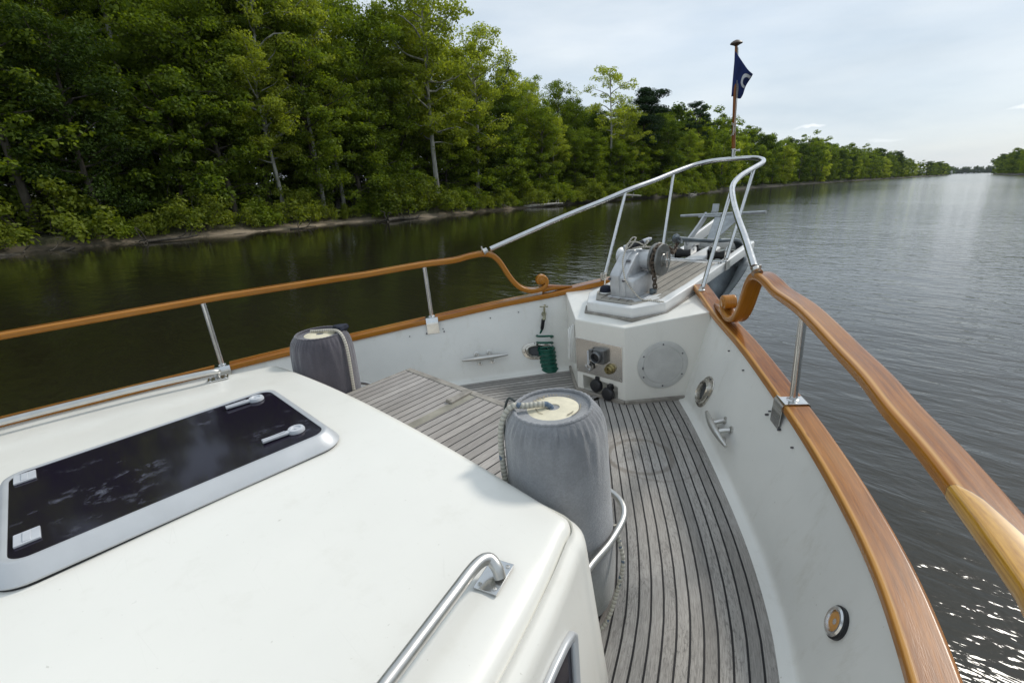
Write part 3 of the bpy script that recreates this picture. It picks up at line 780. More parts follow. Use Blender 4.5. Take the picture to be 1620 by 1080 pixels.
mb = MB(); lathe(mb, [(.034, 0), (.034, .026), (.03, .032), (.014, .033), (.012, .028), (0, .028)], (-.082, 2.882, .245), 24, axis=(0, -1, 0), mod=lambda t, h, i: 1+.05*math.cos(6*t)); box(mb, (-.082, 2.846, .245), (.05, .008, .010), Matrix.Rotation(R_(40), 3, 'Y')); mb.build('water_inlet', STEEL, panel)
mb = MB(); lathe(mb, [(.040, 0), (.040, .01), (.033, .014), (.033, .034), (.028, .040), (0, .040)], (.098, 2.893, .262), 24, axis=(0, -1, 0)); box(mb, (.098, 2.846, .262), (.006, .012, .045)); box(mb, (.098, 2.846, .262), (.045, .012, .006)); mb.build('filler_cap', BRASS, panel, bevel=.001)
for a, b, y in ((.090, .055, 2.89), (-.035, .085, 2.915)):
    mb = MB(); lathe(mb, [(.052, 0), (.054, .03), (.045, .042), (.02, .046), (0, .046)], (a, y, b), 24, axis=(-.1, -1, .1)); box(mb, (a+.012, y-.005, b+.06), (.035, .05, .045)); mb.build('plug', BLACK, locker, bevel=.004)

# ---- anchor platform (pulpit)
def pz(y): return .715+.068*max(0, y-3.2)
def ppoly(o=0.0, y1=5.22):
    return [(-.20-o*.5, 3.035-o), (.20+o*.5, 3.035-o), (.345+o, 3.27-o*.3), (.345+o, 3.75), (.30+o, y1+o), (-.30-o, y1+o), (-.345-o, 3.75), (-.345-o, 3.27-o*.3)]
def slot(poly_fn, z0f, z1f, yslot=4.42):
    mb = MB()
    body = [(-.20, 3.035), (.20, 3.035), (.345, 3.27), (.345, 3.75), (.328, yslot), (-.328, yslot), (-.345, 3.75), (-.345, 3.27)]
    prism(mb, body, z0f, z1f)
    return mb
mb = slot(None, lambda x, y: pz(y)-.082, lambda x, y: pz(y))
pul = mb.build('bow_pulpit', WHITE3, boat, smooth=False, bevel=.008)
def arm(mb, xa0, xb0, xa1, xb1, y0, y1, dz=0, th=.085):
    prism(mb, [(xa0, y0), (xb0, y0), (xb1, y1-.03), (xb1-(xb1-xa1)*.2, y1), (xa1+(xb1-xa1)*.1, y1), (xa1, y1-.02)], lambda x, y: pz(y)-th+dz, lambda x, y: pz(y)+dz)
for q in ((.262, .328, .235, .300), (-.328, -.262, -.300, -.235)):
    mb = MB(); arm(mb, *q, 4.40, 5.24); mb.build('side_arm', WHITE3, pul, smooth=False, bevel=.01)
mb = MB(); arm(mb, -.085, .085, -.07, .07, 4.40, 4.98, -.004); mb.build('centre_beam', WHITE3, pul, smooth=False, bevel=.01)
mb = MB(); box(mb, (0, 5.20, pz(5.2)-.045), (.52, .05, .07)); mb.build('end_beam', WHITE3, pul, bevel=.012)
# raised cheek on the port side that carries the stowed anchor
mb = MB(); prism(mb, [(-.200, 4.70), (-.160, 4.70), (-.120, 5.42), (-.150, 5.42)], lambda x, y: .83+.20*(y-4.70), lambda x, y: .925+.225*(y-4.70)); mb.build('anchor_cheek', WHITE3, pul, smooth=False, bevel=.008)
# underside teak rubbing strip round the octagon, plank inlay on top
mb = MB()
oct_ = [(-.352, 3.78), (-.352, 3.265), (-.206, 3.028), (.206, 3.028), (.352, 3.265), (.352, 3.78)]
sweep(mb, [(x, y, pz(y)-.086) for x, y in oct_], rr(.030, .024, .004, 2), caps=True); mb.build('rubbing_strip', TEAK_S, pul, angle=30)
mb = MB()
inl = [(-.155, 3.095), (.155, 3.095), (.285, 3.305), (.285, 3.75), (.270, 4.34), (-.270, 4.34), (-.285, 3.75), (-.285, 3.305)]
mb.add([(x, y, pz(y)+.0035) for x, y in inl], [tuple(range(8))[::-1]], [[(y, x+3) for x, y in inl][::-1]])
mb.build('planking', TEAK_P, pul, smooth=False)
mb = MB()
ring_o = [(x, y) for x, y in inl[:4]]+[(.285, 3.80)]; 
mg = varied('margin_teak', (.36, .335, .29), .8, .25, 12, bump=.3)
def strip(a, b, w=.055):
    a = V3(*a, 0); b = V3(*b, 0); d = nrm(b-a); n_ = V3(-d[1], d[0], 0)
    q = [a, b, b+n_*w-d*w*.45, a+n_*w+d*w*.45]; mb.add([(p[0], p[1], pz(p[1])+.006) for p in q], [(0, 1, 2, 3)])
gap = .004
strip((-.155+gap, 3.095), (.155-gap, 3.095)); strip((.155+gap, 3.097), (.285, 3.305-gap)); strip((-.285, 3.305-gap), (-.155-gap, 3.097))
strip((.285, 3.305+gap), (.285, 3.55)); strip((-.285, 3.55), (-.285, 3.305+gap))
mb.build('margin_board', mg, pul, smooth=False)
mb = MB(); tube(mb, [(-.30, 4.36, pz(4.36)+.018), (.30, 4.36, pz(4.36)+.018)], .008, 12)
for x in (-.3, .3): lathe(mb, [(.016, 0), (.016, .02), (0, .026)], (x, 4.36, pz(4.36)), 14)
mb.build('cross_rod', STEEL, pul)
for x in (.165, -.165):
    mb = MB(); lathe(mb, [(.050, -.075), (.052, -.06), (.036, -.02), (.034, 0), (.036, .02), (.052, .06), (.050, .075)], (x, 4.66, pz(4.66)-.008), 24, axis=(1, 0, 0)); ro = mb.build('roller', RUBBER, pul)
    mb = MB()
    for e in (-.085, .085):
        prism(mb, [(x+e-.004, 4.60), (x+e+.004, 4.60), (x+e+.004, 4.72), (x+e-.004, 4.72)], pz(4.66)-.1, pz(4.66)+.05)
        lathe(mb, [(.045, -.004), (.045, .004), (.012, .005), (.012, .014), (0, .014)], (x+e, 4.66, pz(4.66)+.035), 20, axis=(1, 0, 0))
    mb.build_each('roller_cheek', STEEL, pul, k=2)
    mb = MB(); lathe(mb, [(.048, -.06), (.048, -.05), (.030, -.015), (.030, .015), (.048, .05), (.048, .06)], (x, 5.08, pz(5.08)-.10), 22, axis=(1, 0, 0))
    for e in (-.07, .07): box(mb, (x+e, 5.08, pz(5.08)-.09), (.008, .08, .12))
    mb.build('roller', RUBBER, pul)

# ---- stainless bow rail
half = [(1.075, 2.87, 1.115), (.90, 3.2, 1.220), (.735, 3.5, 1.315), (.565, 3.85, 1.408), (.460, 4.12, 1.476), (.395, 4.45, 1.526), (.380, 4.8, 1.572), (.365, 5.05, 1.602), (.315, 5.2, 1.626), (.19, 5.30, 1.645)]
full = [mir(V3(*p), 1) for p in half]+[V3(0, 5.33, 1.648)]+[mir(V3(*p), -1) for p in half[::-1]]
mb = MB(); tube(mb, full, .0215, 18, smooth=7); brail = mb.build('bow_rail', STEEL, boat)
for s in (1, -1):
    for a, b in (((.452, 3.645, hi(3.645)+.043), (.475, 4.06, 1.455)), ((.315, 4.455, pz(4.45)+.0), (.380, 4.80, 1.565))):
        mb = MB(); tube(mb, [mir(V3(*a), s), mir(V3(*b), s)], .0160, 14)
        lathe(mb, [(.026, 0), (.026, .005), (.019, .010), (.017, .03), (.0, .03)], mir(V3(*a), s), 18)
        mb.build('post', STEEL, brail)
    mb = MB(); lathe(mb, [(.030, -.01), (.030, 0), (.026, .006), (.025, .03), (0, .03)], mir(V3(1.105, 2.825, 1.10), s), 18, axis=mir(V3(-.45, .8, .3), s)); tube(mb, [mir(V3(1.12, 2.82, 1.11), s), mir(V3(1.122, 2.815, 1.145), s)], .007, 10); mb.build('rail_foot', STEEL2, brail)
    mb = MB(); prism(mb, [(s*.338, 4.40), (s*.342, 4.40), (s*.338, 4.50), (s*.334, 4.50)], pz(4.45)-.075, pz(4.45)+.004); mb.build('post_bracket', STEEL2, brail, smooth=False)

# ---- flag staff
stf = MB(); lathe(stf, [(.021, -.01), (.021, .085), (.017, .09), (.017, 0.0)][:3], (-.012, 5.335, 1.655), 20)
lathe(stf, [(.008, 0), (.008, .03), (.012, .03), (.012, .042), (0, .042)], (.010, 5.335, 1.725), 12, axis=(1, 0, 0))
staff_r = empty('flag_staff', None, boat); stf.build('socket', STEEL, staff_r)
rk = V3(-.035, -.006, 1); b0 = V3(-.012, 5.335, 1.735)
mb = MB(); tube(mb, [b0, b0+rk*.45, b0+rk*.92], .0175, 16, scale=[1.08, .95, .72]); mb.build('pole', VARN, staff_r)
mb = MB(); lathe(mb, [(.012, -.01), (.030, .0), (.052, .008), (.056, .014), (.048, .024), (.028, .036), (.01, .042), (0, .042)], b0+rk*.925, 28); mb.build('truck', varied('dark_brown_wood', (.10, .07, .05), .5, .3, 20), staff_r)
mb = MB(); c = b0+rk*.19+V3(.004, -.022, 0)
tube(mb, [c+V3(0, 0, -.055), c+V3(0, 0, .055)], .006, 10); box(mb, c+V3(0, .008, 0), (.012, .02, .03)); mb.build('cleat', STEEL2, staff_r)
mb = MB()
pts = []
for k in range(70):
    t = k/70*2*PI*5; pts.append(c+V3(.021*math.sin(t), -.012-.006*math.cos(2*t), .062*math.cos(t/2+.6)*1.0))
tube(mb, pts, .0028, 6); tube(mb, [c+V3(.01, -.01, .05), b0+rk*.55+V3(.022, -.012, 0), b0+rk*.9+V3(.016, -.008, 0)], .0022, 6); tube(mb, [c+V3(.016, -.006, .05), b0+rk*.55+V3(.029, -.004, 0), b0+rk*.9+V3(.018, 0, 0)], .0022, 6)
mb.build('halyard', ROPE_W, staff_r)

# ---- windlass
wl = empty('windlass', None, boat)
mb = MB()
X0, X1 = -.095, .100
sec = [(3.195, .727, .745), (3.195, .727, .905), (3.215, .727, .925), (3.36, .727, 1.050), (3.40, .727, 1.065), (3.56, .727, 1.060), (3.575, .727, 1.03)]
prof_yz = [(3.205, .728), (3.190, .905), (3.212, .928), (3.355, 1.050), (3.395, 1.064), (3.55, 1.058), (3.585, 1.02), (3.60, .728)]
def chunk(xa, xb, yz, mb, tx=.0):
    n = len(yz); mb.add([(xa, y, z) for y, z in yz]+[(xb, y, z) for y, z in yz], [tuple(range(n))[::-1], tuple(range(n, 2*n))]+[(i, (i+1) % n, n+(i+1) % n, n+i) for i in range(n)])
chunk(-.095, -.005, prof_yz, mb)
housing = mb.build('housing', ALU, wl, smooth=False, bevel=.014)
mb = MB(); chunk(-.012, .045, [(3.199, .728), (3.199, .895), (3.222, .918), (3.36, 1.040), (3.40, 1.052), (3.55, 1.046), (3.59, .728)], mb); mb.build('gear_cover', ALU, wl, smooth=False, bevel=.012)
mb = MB(); chunk(.035, .115, [(3.205, .730), (3.20, .872), (3.225, .885), (3.53, .900), (3.545, .73)], mb); mb.build('motor_cover', ALU, wl, smooth=False, bevel=.014)
mb = MB(); tube(mb, [(-.02, 3.47, .985), (.135, 3.47, .985)], .078, 28); mb.build('shaft_housing', ALU, wl, bevel=.006)
mb = MB()
for x, z in ((-.088, .875), (.037, .872)): lathe(mb, [(.011, 0), (.011, .012), (.006, .014), (0, .014)], (x, 3.192, z), 6, axis=(0, -1, 0))
box(mb, (.012, 3.30, 1.002), (.035, .018, .006), Matrix.Rotation(R_(41), 3, 'X'))
mb.build_each('bolt', SCREWM, wl)
mb = MB(); lathe(mb, [(.074, 0), (.076, .012), (.056, .03), (.050, .045), (.056, .06), (.070, .076), (.066, .086), (.02, .09), (0, .09)], (-.10, 3.50, .995), 32, axis=(-1, 0, 0)); mb.build('warping_drum', varied('white_drum_paint', (.66, .67, .68), .4, .15, 20), wl)
mb = MB(); lathe(mb, [(.126, 0), (.128, .012), (.118, .020), (.088, .034), (.088, .040), (.118, .052), (.126, .060), (.122, .070), (.05, .074), (.045, .082), (0, .082)], (.135, 3.49, .985), 36, axis=(1, 0, 0)); gyp = mb.build('gypsy', varied('worn_bronze_gypsy', (.20, .20, .19), .35, .3, 18, metal=.8), wl)
mb = MB(); lathe(mb, [(.028, 0), (.028, .02), (.012, .024), (.012, .04), (0, .04)], (.215, 3.49, .985), 16, axis=(1, 0, 0)); tube(mb, [(.235, 3.49, .93), (.235, 3.49, 1.05)], .010, 10); mb.build('clutch_handle', STEEL, wl)
mb = MB(); box(mb, (.03, 3.40, .7265), (.30, .40, .016)); mb.build('base_plate', ALU, wl, bevel=.006)
mb = MB(); box(mb, (.16, 3.42, .745), (.05, .03, .05)); lathe(mb, [(.018, 0), (.018, .03), (0, .034)], (.17, 3.40, .755), 12, axis=(0, -1, .2)); mb.build('chain_stripper', GALV_D, wl, bevel=.003)
# foot switch
mb = MB(); lathe(mb, [(.055, 0), (.058, .012), (.05, .02)], (-.185, 3.28, pz(3.28)+.004), 24); fsw = mb.build('foot_switch', STEEL2, boat)
mb = MB(); lathe(mb, [(.048, .016), (.052, .03), (.046, .055), (.03, .068), (0, .07)], (-.185, 3.28, pz(3.28)+.002), 24); mb.build('switch_cover', NAVY, fsw)

# ---- cleats and hawse holes in the bulwark
def local(y, z, s):
    p = wall(y, z, s); t = mir(wt(y), s); a = wall(y, z+.1, s)-p; upv = nrm(a); n = nrm(np.cross(t, upv)); 
    inw = wall(y, z, s, .1)-p
    if np.dot(n, inw) < 0: n = -n
    return p, nrm(t), upv, n
for s, y, z in ((1, 2.66, .165), (-1, 2.66, .19)):
    p, t, u, n = local(y, z, s)
    mb = MB(); path = []; sc_ = []
    for k in np.linspace(-1, 1, 17):
        path.append(p+t*k*.205+n*(.072-.016*k*k)+u*.0); sc_.append(max(.42, 1-.55*k*k))
    tube(mb, path, .0215, 14, scale=sc_)
    for e in (-.052, .052):
        for q in (-.034, .034):
            sweep(mb, catmull([p+t*e+n*.066, p+t*e+u*q*.7+n*.038, p+t*(e*1.1)+u*q*1.25+n*.006], 5), circ(.0125, 10), up=tuple(t))
    cl = mb.build('mooring_cleat', STEEL2, boat)
    mb = MB()
    for e in (-.057, .057):
        for q in (-.046, .046): lathe(mb, [(.023, 0), (.022, .007), (.008, .009), (.007, .005), (0, .005)], p+t*e+u*q, 18, axis=n)
    mb.build_each('cleat_foot', STEEL2, cl)
for s, y, z in ((1, 3.02, .20), (-1, 3.03, .19)):
    p, t, u, n = local(y, z, s)
    def ringpts(a, b, o):
        return [p+t*a*math.copysign(abs(math.cos(q))**.8, math.cos(q))+u*b*math.copysign(abs(math.sin(q))**.8, math.sin(q))+n*o for q in np.linspace(0, 2*PI, 40, endpoint=False)]
    big = (.135, .082) if s < 0 else (.095, .125)
    lv = [ringpts(big[0], big[1], .001), ringpts(big[0]*.98, big[1]*.98, .007), ringpts(big[0]*.80, big[1]*.78, .010), ringpts(big[0]*.76, big[1]*.74, .026), ringpts(big[0]*.68, big[1]*.64, .033), ringpts(big[0]*.60, big[1]*.55, .026), ringpts(big[0]*.55, big[1]*.50, .001), ringpts(big[0]*.52, big[1]*.47, -.05)]
    mb = MB(); mb.add([q for l in lv for q in l], [(k*40+i, k*40+(i+1) % 40, (k+1)*40+(i+1) % 40, (k+1)*40+i) for k in range(len(lv)-1) for i in range(40)])
    hz = mb.build('hawse_hole', CHROME, boat)
    mb = MB(); b_ = ringpts(big[0]*.60, big[1]*.55, .003); mb.add(b_, [tuple(range(40))]); mb.build('hawse_opening', varied('dark_hawse_recess', (.055, .06, .065), .6, .3, 10), hz, smooth=False)
    mb = MB()
    for a, b in ((0, .88), (0, -.88), (.89, 0), (-.89, 0)): lathe(mb, [(.006, 0), (.005, .003), (0, .003)], p+t*big[0]*a+u*big[1]*b+n*.009, 10, axis=n)
    mb.build_each('screw', SCREWM, hz)
# courtesy light in the starboard bulwark
p, t, u, n = local(1.525, .258, 1)
mb = MB(); lathe(mb, [(.055, 0), (.055, .010), (.049, .012)], p, 36, axis=n); dl = mb.build('deck_light', BLACK, boat)
mb = MB(); lathe(mb, [(.049, .008), (.050, .016), (.044, .020), (.036, .019), (.034, .013)], p, 36, axis=n); mb.build('bezel', STEEL, dl)
mb = MB(); lathe(mb, [(.036, .012), (.030, .0145), (.018, .016), (.010, .013), (0, .012)], p, 36, axis=n); mb.build('lens', AMBER, dl)
# hoop that holds the fender against the cabin
mb = MB(); zf = .40
tube(mb, [(1.20, .98, zf), (1.175, 1.10, zf), (1.165, 1.25, zf), (1.13, 1.40, zf), (1.06, 1.475, zf+.005), (.95, 1.505, zf), (.84, 1.48, zf), (.76, 1.40, zf), (.745, 1.25, zf), (.76, 1.0, zf)], .0145, 14, smooth=7)
mb.build('fender_hoop', STEEL2, boat)
mb = MB(); tube(mb, [(-1.20, .98, zf), (-1.175, 1.10, zf), (-1.165, 1.25, zf), (-1.13, 1.40, zf), (-1.06, 1.475, zf+.005), (-.95, 1.505, zf), (-.84, 1.48, zf), (-.76, 1.40, zf), (-.745, 1.25, zf), (-.76, 1.0, zf)], .0145, 14, smooth=7)
mb.build('fender_hoop', STEEL2, boat)
# ------------------------------------------------------------------ loose things aboard
def onboat(name, loc, rot=None):
    m = BOAT @ Matrix.Translation(Vector(loc))
    if rot is not None: m = m @ rot
    return empty(name, m)
def fender(loc, H, r, cover, label, rope, seed, tilt):
    f = onboat('fender', loc, Matrix.Rotation(R_(tilt[0]), 4, 'X') @ Matrix.Rotation(R_(tilt[1]), 4, 'Y')); tag(f, label, 'fender', 'covered fenders stowed by the cabin')
    rnd = random.Random(seed)
    pr = [(.3, 0), (.62, .006), (.86, .03), (.95, .08), (.985, .16), (1.0, .26), (1.0, .40), (1.0, .54), (1.0, .68), (.992, .79), (.972, .865), (.94, .91), (.89, .942), (.83, .964), (.78, .978), (.735, .984), (.72, .975)]
    pr2 = []
    for i in range(len(pr)-1):
        for k in range(3):
            a = k/3; pr2.append((r*(pr[i][0]*(1-a)+pr[i+1][0]*a), H*(pr[i][1]*(1-a)+pr[i+1][1]*a)))
    pr2.append((r*pr[-1][0], H*pr[-1][1]))
    ph = [rnd.uniform(0, 6) for _ in range(6)]
    def md(t, h, i):
        z = h/H; g = math.exp(-((z-.945)/.035)**2)
        pleat = .017*math.sin(46*t+ph[0]+2.5*math.sin(3*t))*g+.010*math.sin(71*t+ph[1]+2*math.sin(2*t))*g
        fold = .012*math.sin(3*t+ph[2]+6*z)*math.sin(PI*min(1, z*1.05))+.006*math.sin(7*t+ph[3]+9*z)
        drape = .013*math.exp(-((z-.88)/.06)**2)*math.sin(17*t+ph[4]+2*math.sin(2*t+1))+.006*math.exp(-((z-.82)/.07)**2)*math.sin(29*t+ph[5])
        return 1+pleat+fold+drape
    mb = MB(); lathe(mb, pr2, (0, 0, 0), 160, mod=md); mb.build('cover', cover, f, angle=80)
    # rolled hem, gathered
    mb = MB(); pts = []
    for k in range(120):
        t = 2*PI*k/120; q = r*(.735+.005*math.sin(47*t+2*math.sin(3*t))); pts.append((q*math.cos(t), q*math.sin(t), H*.981+.0016*math.sin(39*t+1+3*math.sin(2*t))))
    tube(mb, pts, .0075, 8, closed=True); mb.build('gathered_hem', cover, f, angle=80)
    mb = MB(); lathe(mb, [(r*.75, H*.955), (r*.74, H*.966), (r*.55, H*.974), (r*.3, H*.978), (.026, H*.979), (.022, H*.968), (.016, H*.955), (0, H*.955)], (0, 0, 0), 64); top = mb.build('end_disc', CREAM, f, angle=30)
    return f, top, md
fz = .93; fr = .198
f1, top1, md1 = fender((.965, 1.235, .002), fz, fr, FLEECE, 'tall grey fleece covered fender standing on the starboard deck ahead of the cabin', ROPE_B, 3, (.5, -1.6))
# faded moulded print on the disc: a ring of worn letters and a size mark
def txt(body, size, loc, rot, parent, mat, name='moulded_print'):
    cu = bpy.data.curves.new(name, 'FONT'); cu.body = body; cu.size = size; cu.align_x = 'CENTER'; cu.align_y = 'CENTER'; cu.extrude = .0004
    o = bpy.data.objects.new(name, cu); COL.objects.link(o); o.data.materials.append(mat.m); o.parent = parent; o.location = loc; o.rotation_euler = (0, 0, rot); return o
zt = fz*.979+.0012
mb = MB()
def arcstrip(mb, r0, r1, a0, a1, z, n=20):
    vs = [(r*math.cos(a0+(a1-a0)*k/n), r*math.sin(a0+(a1-a0)*k/n), z) for k in range(n+1) for r in (r0, r1)]
    mb.add(vs, [(2*k, 2*k+1, 2*k+3, 2*k+2) for k in range(n)])
arcstrip(mb, .100, .104, R_(-10), R_(45), zt); arcstrip(mb, .084, .089, R_(-15), R_(8), zt)
arcstrip(mb, .062, .065, R_(225), R_(275), zt)
rnd = random.Random(4)
for k in range(14):    # tiny worn letters reduced to strokes
    a = R_(70+k*7); rr_ = .096
    arcstrip(mb, rr_, rr_+.008+.003*rnd.random(), a, a+R_(1.3+rnd.random()*2.2), zt, 2)
for k in range(4):
    a = R_(150+k*9); arcstrip(mb, .084, .098, a, a+R_(4.2), zt, 2)
mb.build('moulded_print', INK, top1, smooth=False)
def fpt(a, rad, z): return V3(rad*math.cos(R_(a)), rad*math.sin(R_(a)), z)
# rope leads from the eye across the disc and down the port side of the fender
A = 226
mb = MB(); pts = [fpt(A, .0, fz*.955), fpt(A, .012, fz*.985), fpt(A, .04, fz*.997), fpt(A, .10, fz*.998), fpt(A+1, .150, fz*1.004), fpt(A+3, .185, fz*.965), fpt(A+6, .205, fz*.90), fpt(A+8, .212, fz*.78), fpt(A+10, .211, fz*.6), fpt(A+12, .212, fz*.4), fpt(A+14, .212, fz*.2), fpt(A+16, .215, .01)]
tube(mb, pts, .0115, 12, smooth=8); mb.build('lanyard', ROPE_B, f1)
mb = MB(); pts = [fpt(A-34, .165, fz*.975), fpt(A-33, .192, fz*.985), fpt(A-32, .214, fz*.93), fpt(A-30, .222, fz*.84), fpt(A-29, .222, fz*.72), fpt(A-27, .218, fz*.60)]
tube(mb, pts, .0048, 10, smooth=8); lathe(mb, [(.011, -.014), (.013, 0), (.011, .014), (0, .016)], fpt(A-27, .219, fz*.60), 14); tube(mb, [fpt(A-27, .219, fz*.6), fpt(A-26, .225, fz*.53), fpt(A-28, .22, fz*.50)], .003, 8); mb.build('drawcord', varied('dark_drawcord', (.045, .055, .055), .7, .2, 20), f1)
mb = MB(); pts = [fpt(-62, .17, .012), fpt(-35, .205, .014), fpt(-12, .212, .03), fpt(8, .222, .14), fpt(16, .24, .26), fpt(22, .225, .33), fpt(28, .205, .40)]
tube(mb, pts, .0085, 10, smooth=8); mb.build('foot_lanyard', ROPE_B, f1)
f2, top2, md2 = fender((-.99, 1.20, .002), .88, .198, FLEECE_D, 'charcoal covered fender tucked between the port bulwark and the cabin front', ROPE_W, 8, (-2, 0))
mb = MB(); H2_ = .88
pts = [fpt(190, .09, H2_*.985), fpt(150, .03, H2_*.992), fpt(60, .06, H2_*.995), fpt(35, .12, H2_*1.0), fpt(25, .165, H2_*.985), fpt(22, .195, H2_*.93), fpt(20, .210, H2_*.82), fpt(18, .214, H2_*.6), fpt(17, .214, H2_*.3), fpt(17, .214, .02)]
tube(mb, pts, .0095, 12, smooth=8); mb.build('lanyard', ROPE_W, f2)
mb = MB(); lathe(mb, [(.03, 0), (.045, .02), (.04, .04), (0, .05)], fpt(60, .13, H2_*.975), 14, mod=lambda t, h, i: 1+.3*math.sin(3*t)); mb.build('strap_end', NAVY, f2)

# coiled green hose hanging from the tap on the port bulwark
def pt(px): return V3(*px)
tapw = V3(-.60, 3.20, .50)
mb = MB()
p, t, u, n = local(3.16, .50, -1)
tp = p
tube(mb, [tp, tp+n*.05, tp+n*.075+V3(0, -.01, -.01)], .011, 12); lathe(mb, [(.022, 0), (.022, .006), (0, .008)], tp, 16, axis=n)
tube(mb, [tp+n*.04, tp+n*.06+V3(0, 0, .055)], .009, 10)
tc_ = tp+n*.06+V3(0, 0, .066)
for a in (0, 120, 240): tube(mb, [tc_, tc_+V3(.030*math.cos(R_(a)), .030*math.sin(R_(a)), .004)], .005, 8)
for a in (0, 120, 240): lathe(mb, [(.009, -.004), (.009, .004)], tc_+V3(.034*math.cos(R_(a)), .034*math.sin(R_(a)), .004), 10)
tube(mb, [tp+n*.07+V3(0, -.01, -.005), tp+n*.075+V3(0, -.015, -.05)], .013, 12, scale=[1, 1.2])
tapo = mb.build('wash_down_tap', BRONZE, boat)
hz0 = tp+n*.075+V3(0, -.015, -.05)
hose = onboat('coiled_hose', tuple(hz0)); tag(hose, 'dark green coiled wash-down hose hanging from the bronze tap by the port bulwark', 'hose')
mb = MB(); lathe(mb, [(.012, -.10), (.014, -.09), (.014, -.03), (.017, -.02), (.017, .0), (0, .002)], (-.01, 0, 0), 16, axis=(.25, 0, 1), mod=lambda t, h, i: 1)
for k in range(9): 
    q = V3(-.01, 0, 0)-nrm(V3(.25, 0, 1))*(.03+.007*k); lathe(mb, [(.016, -.002), (.016, .002)], q, 14, axis=(.25, 0, 1))
mb.build('hose_tail', BLACK, hose)
mb = MB(); pts = [V3(-.035, 0, -.10), V3(-.05, 0, -.125)]
N = 27
for k in range(N*16):
    tt = k/16; z = -.13-(.060*tt if tt < 2 else .12+.0125*(tt-2)); rad = .072+.006*math.sin(tt*2.1)
    c = V3(.0+.018*min(1, tt/8)+.05*max(0, (tt-14)/12), -.01-.02*max(0, (tt-16)/10), z)
    a = 2*PI*tt+PI; tl = .35 if tt < 2.5 else .12
    pts.append(c+V3(rad*math.cos(a), rad*math.sin(a)*.9, tl*rad*math.cos(a+.5)))
tube(mb, pts, .0092, 8); mb.build('coil', HOSE, hose)
# white hose loops hung on the port face of the locker
wh = onboat('hose_loops', (-.275, 2.965, .40)); tag(wh, 'narrow hank of white hose hung on the port side of the bow locker', 'hose')
mb = MB(); dd = nrm(V3(-.445, -.435, 0)); tt_ = nrm(V3(-.435, .445, 0))
for k in range(4):
    pts = []
    for q in range(28):
        a = 2*PI*q/28; pts.append(dd*(.016+.013*k)+tt_*(.036+.006*k)*math.cos(a)+V3(0, 0, (.165-.012*k)*math.sin(a)-.03))
    tube(mb, pts, .0065, 8, closed=True)
mb.build('loops', WHOSE, wh)

# anchor chain: over the gypsy, down to the deck and forward to the anchor shackle
def chain(mb, path, link=.036, rod=.0048, wid=.0115):
    P = catmull(path, 12); d = [0]
    for a, b in zip(P[:-1], P[1:]): d.append(d[-1]+np.linalg.norm(b-a))
    n = int(d[-1]/(link*.68)); 
    def at(s): return np.array([np.interp(s, d, [p[i] for p in P]) for i in range(3)])
    for k in range(n):
        s = (k+.5)*d[-1]/n; c = at(s); t = nrm(at(min(d[-1], s+.01))-at(max(0, s-.01)))
        a = nrm(np.cross(t, V3(.2, .1, 1))); b = np.cross(t, a)
        w = (a+b)*.7071 if k % 2 else (a-b)*.7071
        pts = []
        for q in range(16):
            an = 2*PI*q/16; cx = math.cos(an); sx = math.sin(an)
            pts.append(c+t*(cx*wid+math.copysign(link/2-wid, cx) if abs(cx) > .01 else 0)+w*sx*wid)
        tube(mb, pts, rod, 6, closed=True)
ch = onboat('anchor_chain', (.17, 3.49, .985)); tag(ch, 'rusty galvanised chain wrapped over the windlass gypsy and leading forward to the anchor', 'chain')
mb = MB()
pth = [V3(.175, 3.43, .745)]
for a in range(215, 60, -12): pth.append(V3(.172, 3.49+.108*math.cos(R_(a)), .985+.108*math.sin(R_(a))))
pth += [V3(.165, 3.66, 1.045), V3(.13, 3.78, .985), V3(.09, 3.92, .99), V3(.06, 4.02, 1.03)]
chain(mb, [p-V3(.17, 3.49, .985) for p in pth], .045, .0062, .0145); mb.build('links', RUST, ch)
mb = MB(); chain(mb, [V3(-.04, .36, .11), V3(-.07, .46, .08), V3(-.10, .54, .05), V3(-.115, .60, .055)], .062, .0085, .021); mb.build('shackle', GALV_D, ch)
# ropes lying on the windlass
rp1 = onboat('lashing_rope', (0, 3.4, 1.0)); tag(rp1, 'thin off-white lashing rope draped over the windlass and trailing onto the pulpit', 'rope')
mb = MB(); tube(mb, [(.085, .10, .07), (.05, .06, .10), (.0, .02, .13), (-.04, -.02, .12), (-.035, -.06, .085), (.0, -.07, .10), (.03, -.05, .14), (.035, -.03, .17), (.01, -.05, .165), (-.005, -.10, .10), (.0, -.16, .02), (.03, -.20, -.06), (.06, -.215, -.13), (.11, -.20, -.20), (.18, -.19, -.262), (.28, -.16, -.272), (.345, -.165, -.268)], .0055, 10, smooth=8)
tube(mb, [(-.03, .0, .075), (.03, .03, .085), (.09, .09, .08), (.12, .16, .07), (.10, .22, .09), (.13, .30, .06)], .0065, 10, smooth=8)
tube(mb, [(.04, .05, .08), (.075, .08, .115), (.06, .10, .13), (.03, .09, .09)], .006, 10, smooth=8)
mb.build('rope', ROPE_W, rp1)
gl = onboat('brake_handle', (0, 3.45, 1.07)); tag(gl, 'white and black winch handle lying across the top of the windlass', 'handle')
mb = MB(); tube(mb, [(-.045, -.06, .02), (-.005, -.01, .032), (.03, .04, .045)], .020, 14); mb.build('grip', BLACK, gl)
mb = MB(); tube(mb, [(-.065, -.085, .015), (-.05, -.065, .019)], .022, 14); tube(mb, [(.03, .04, .048), (.06, .085, .062), (.068, .10, .064)], .016, 14, scale=[1.2, 1.1, .7]); mb.build('tip', PLASTW, gl)
kn = onboat('mooring_line_end', (-.30, 3.50, .735)); tag(kn, 'white line knotted round the port bow rail post beside the windlass', 'rope')
mb = MB()
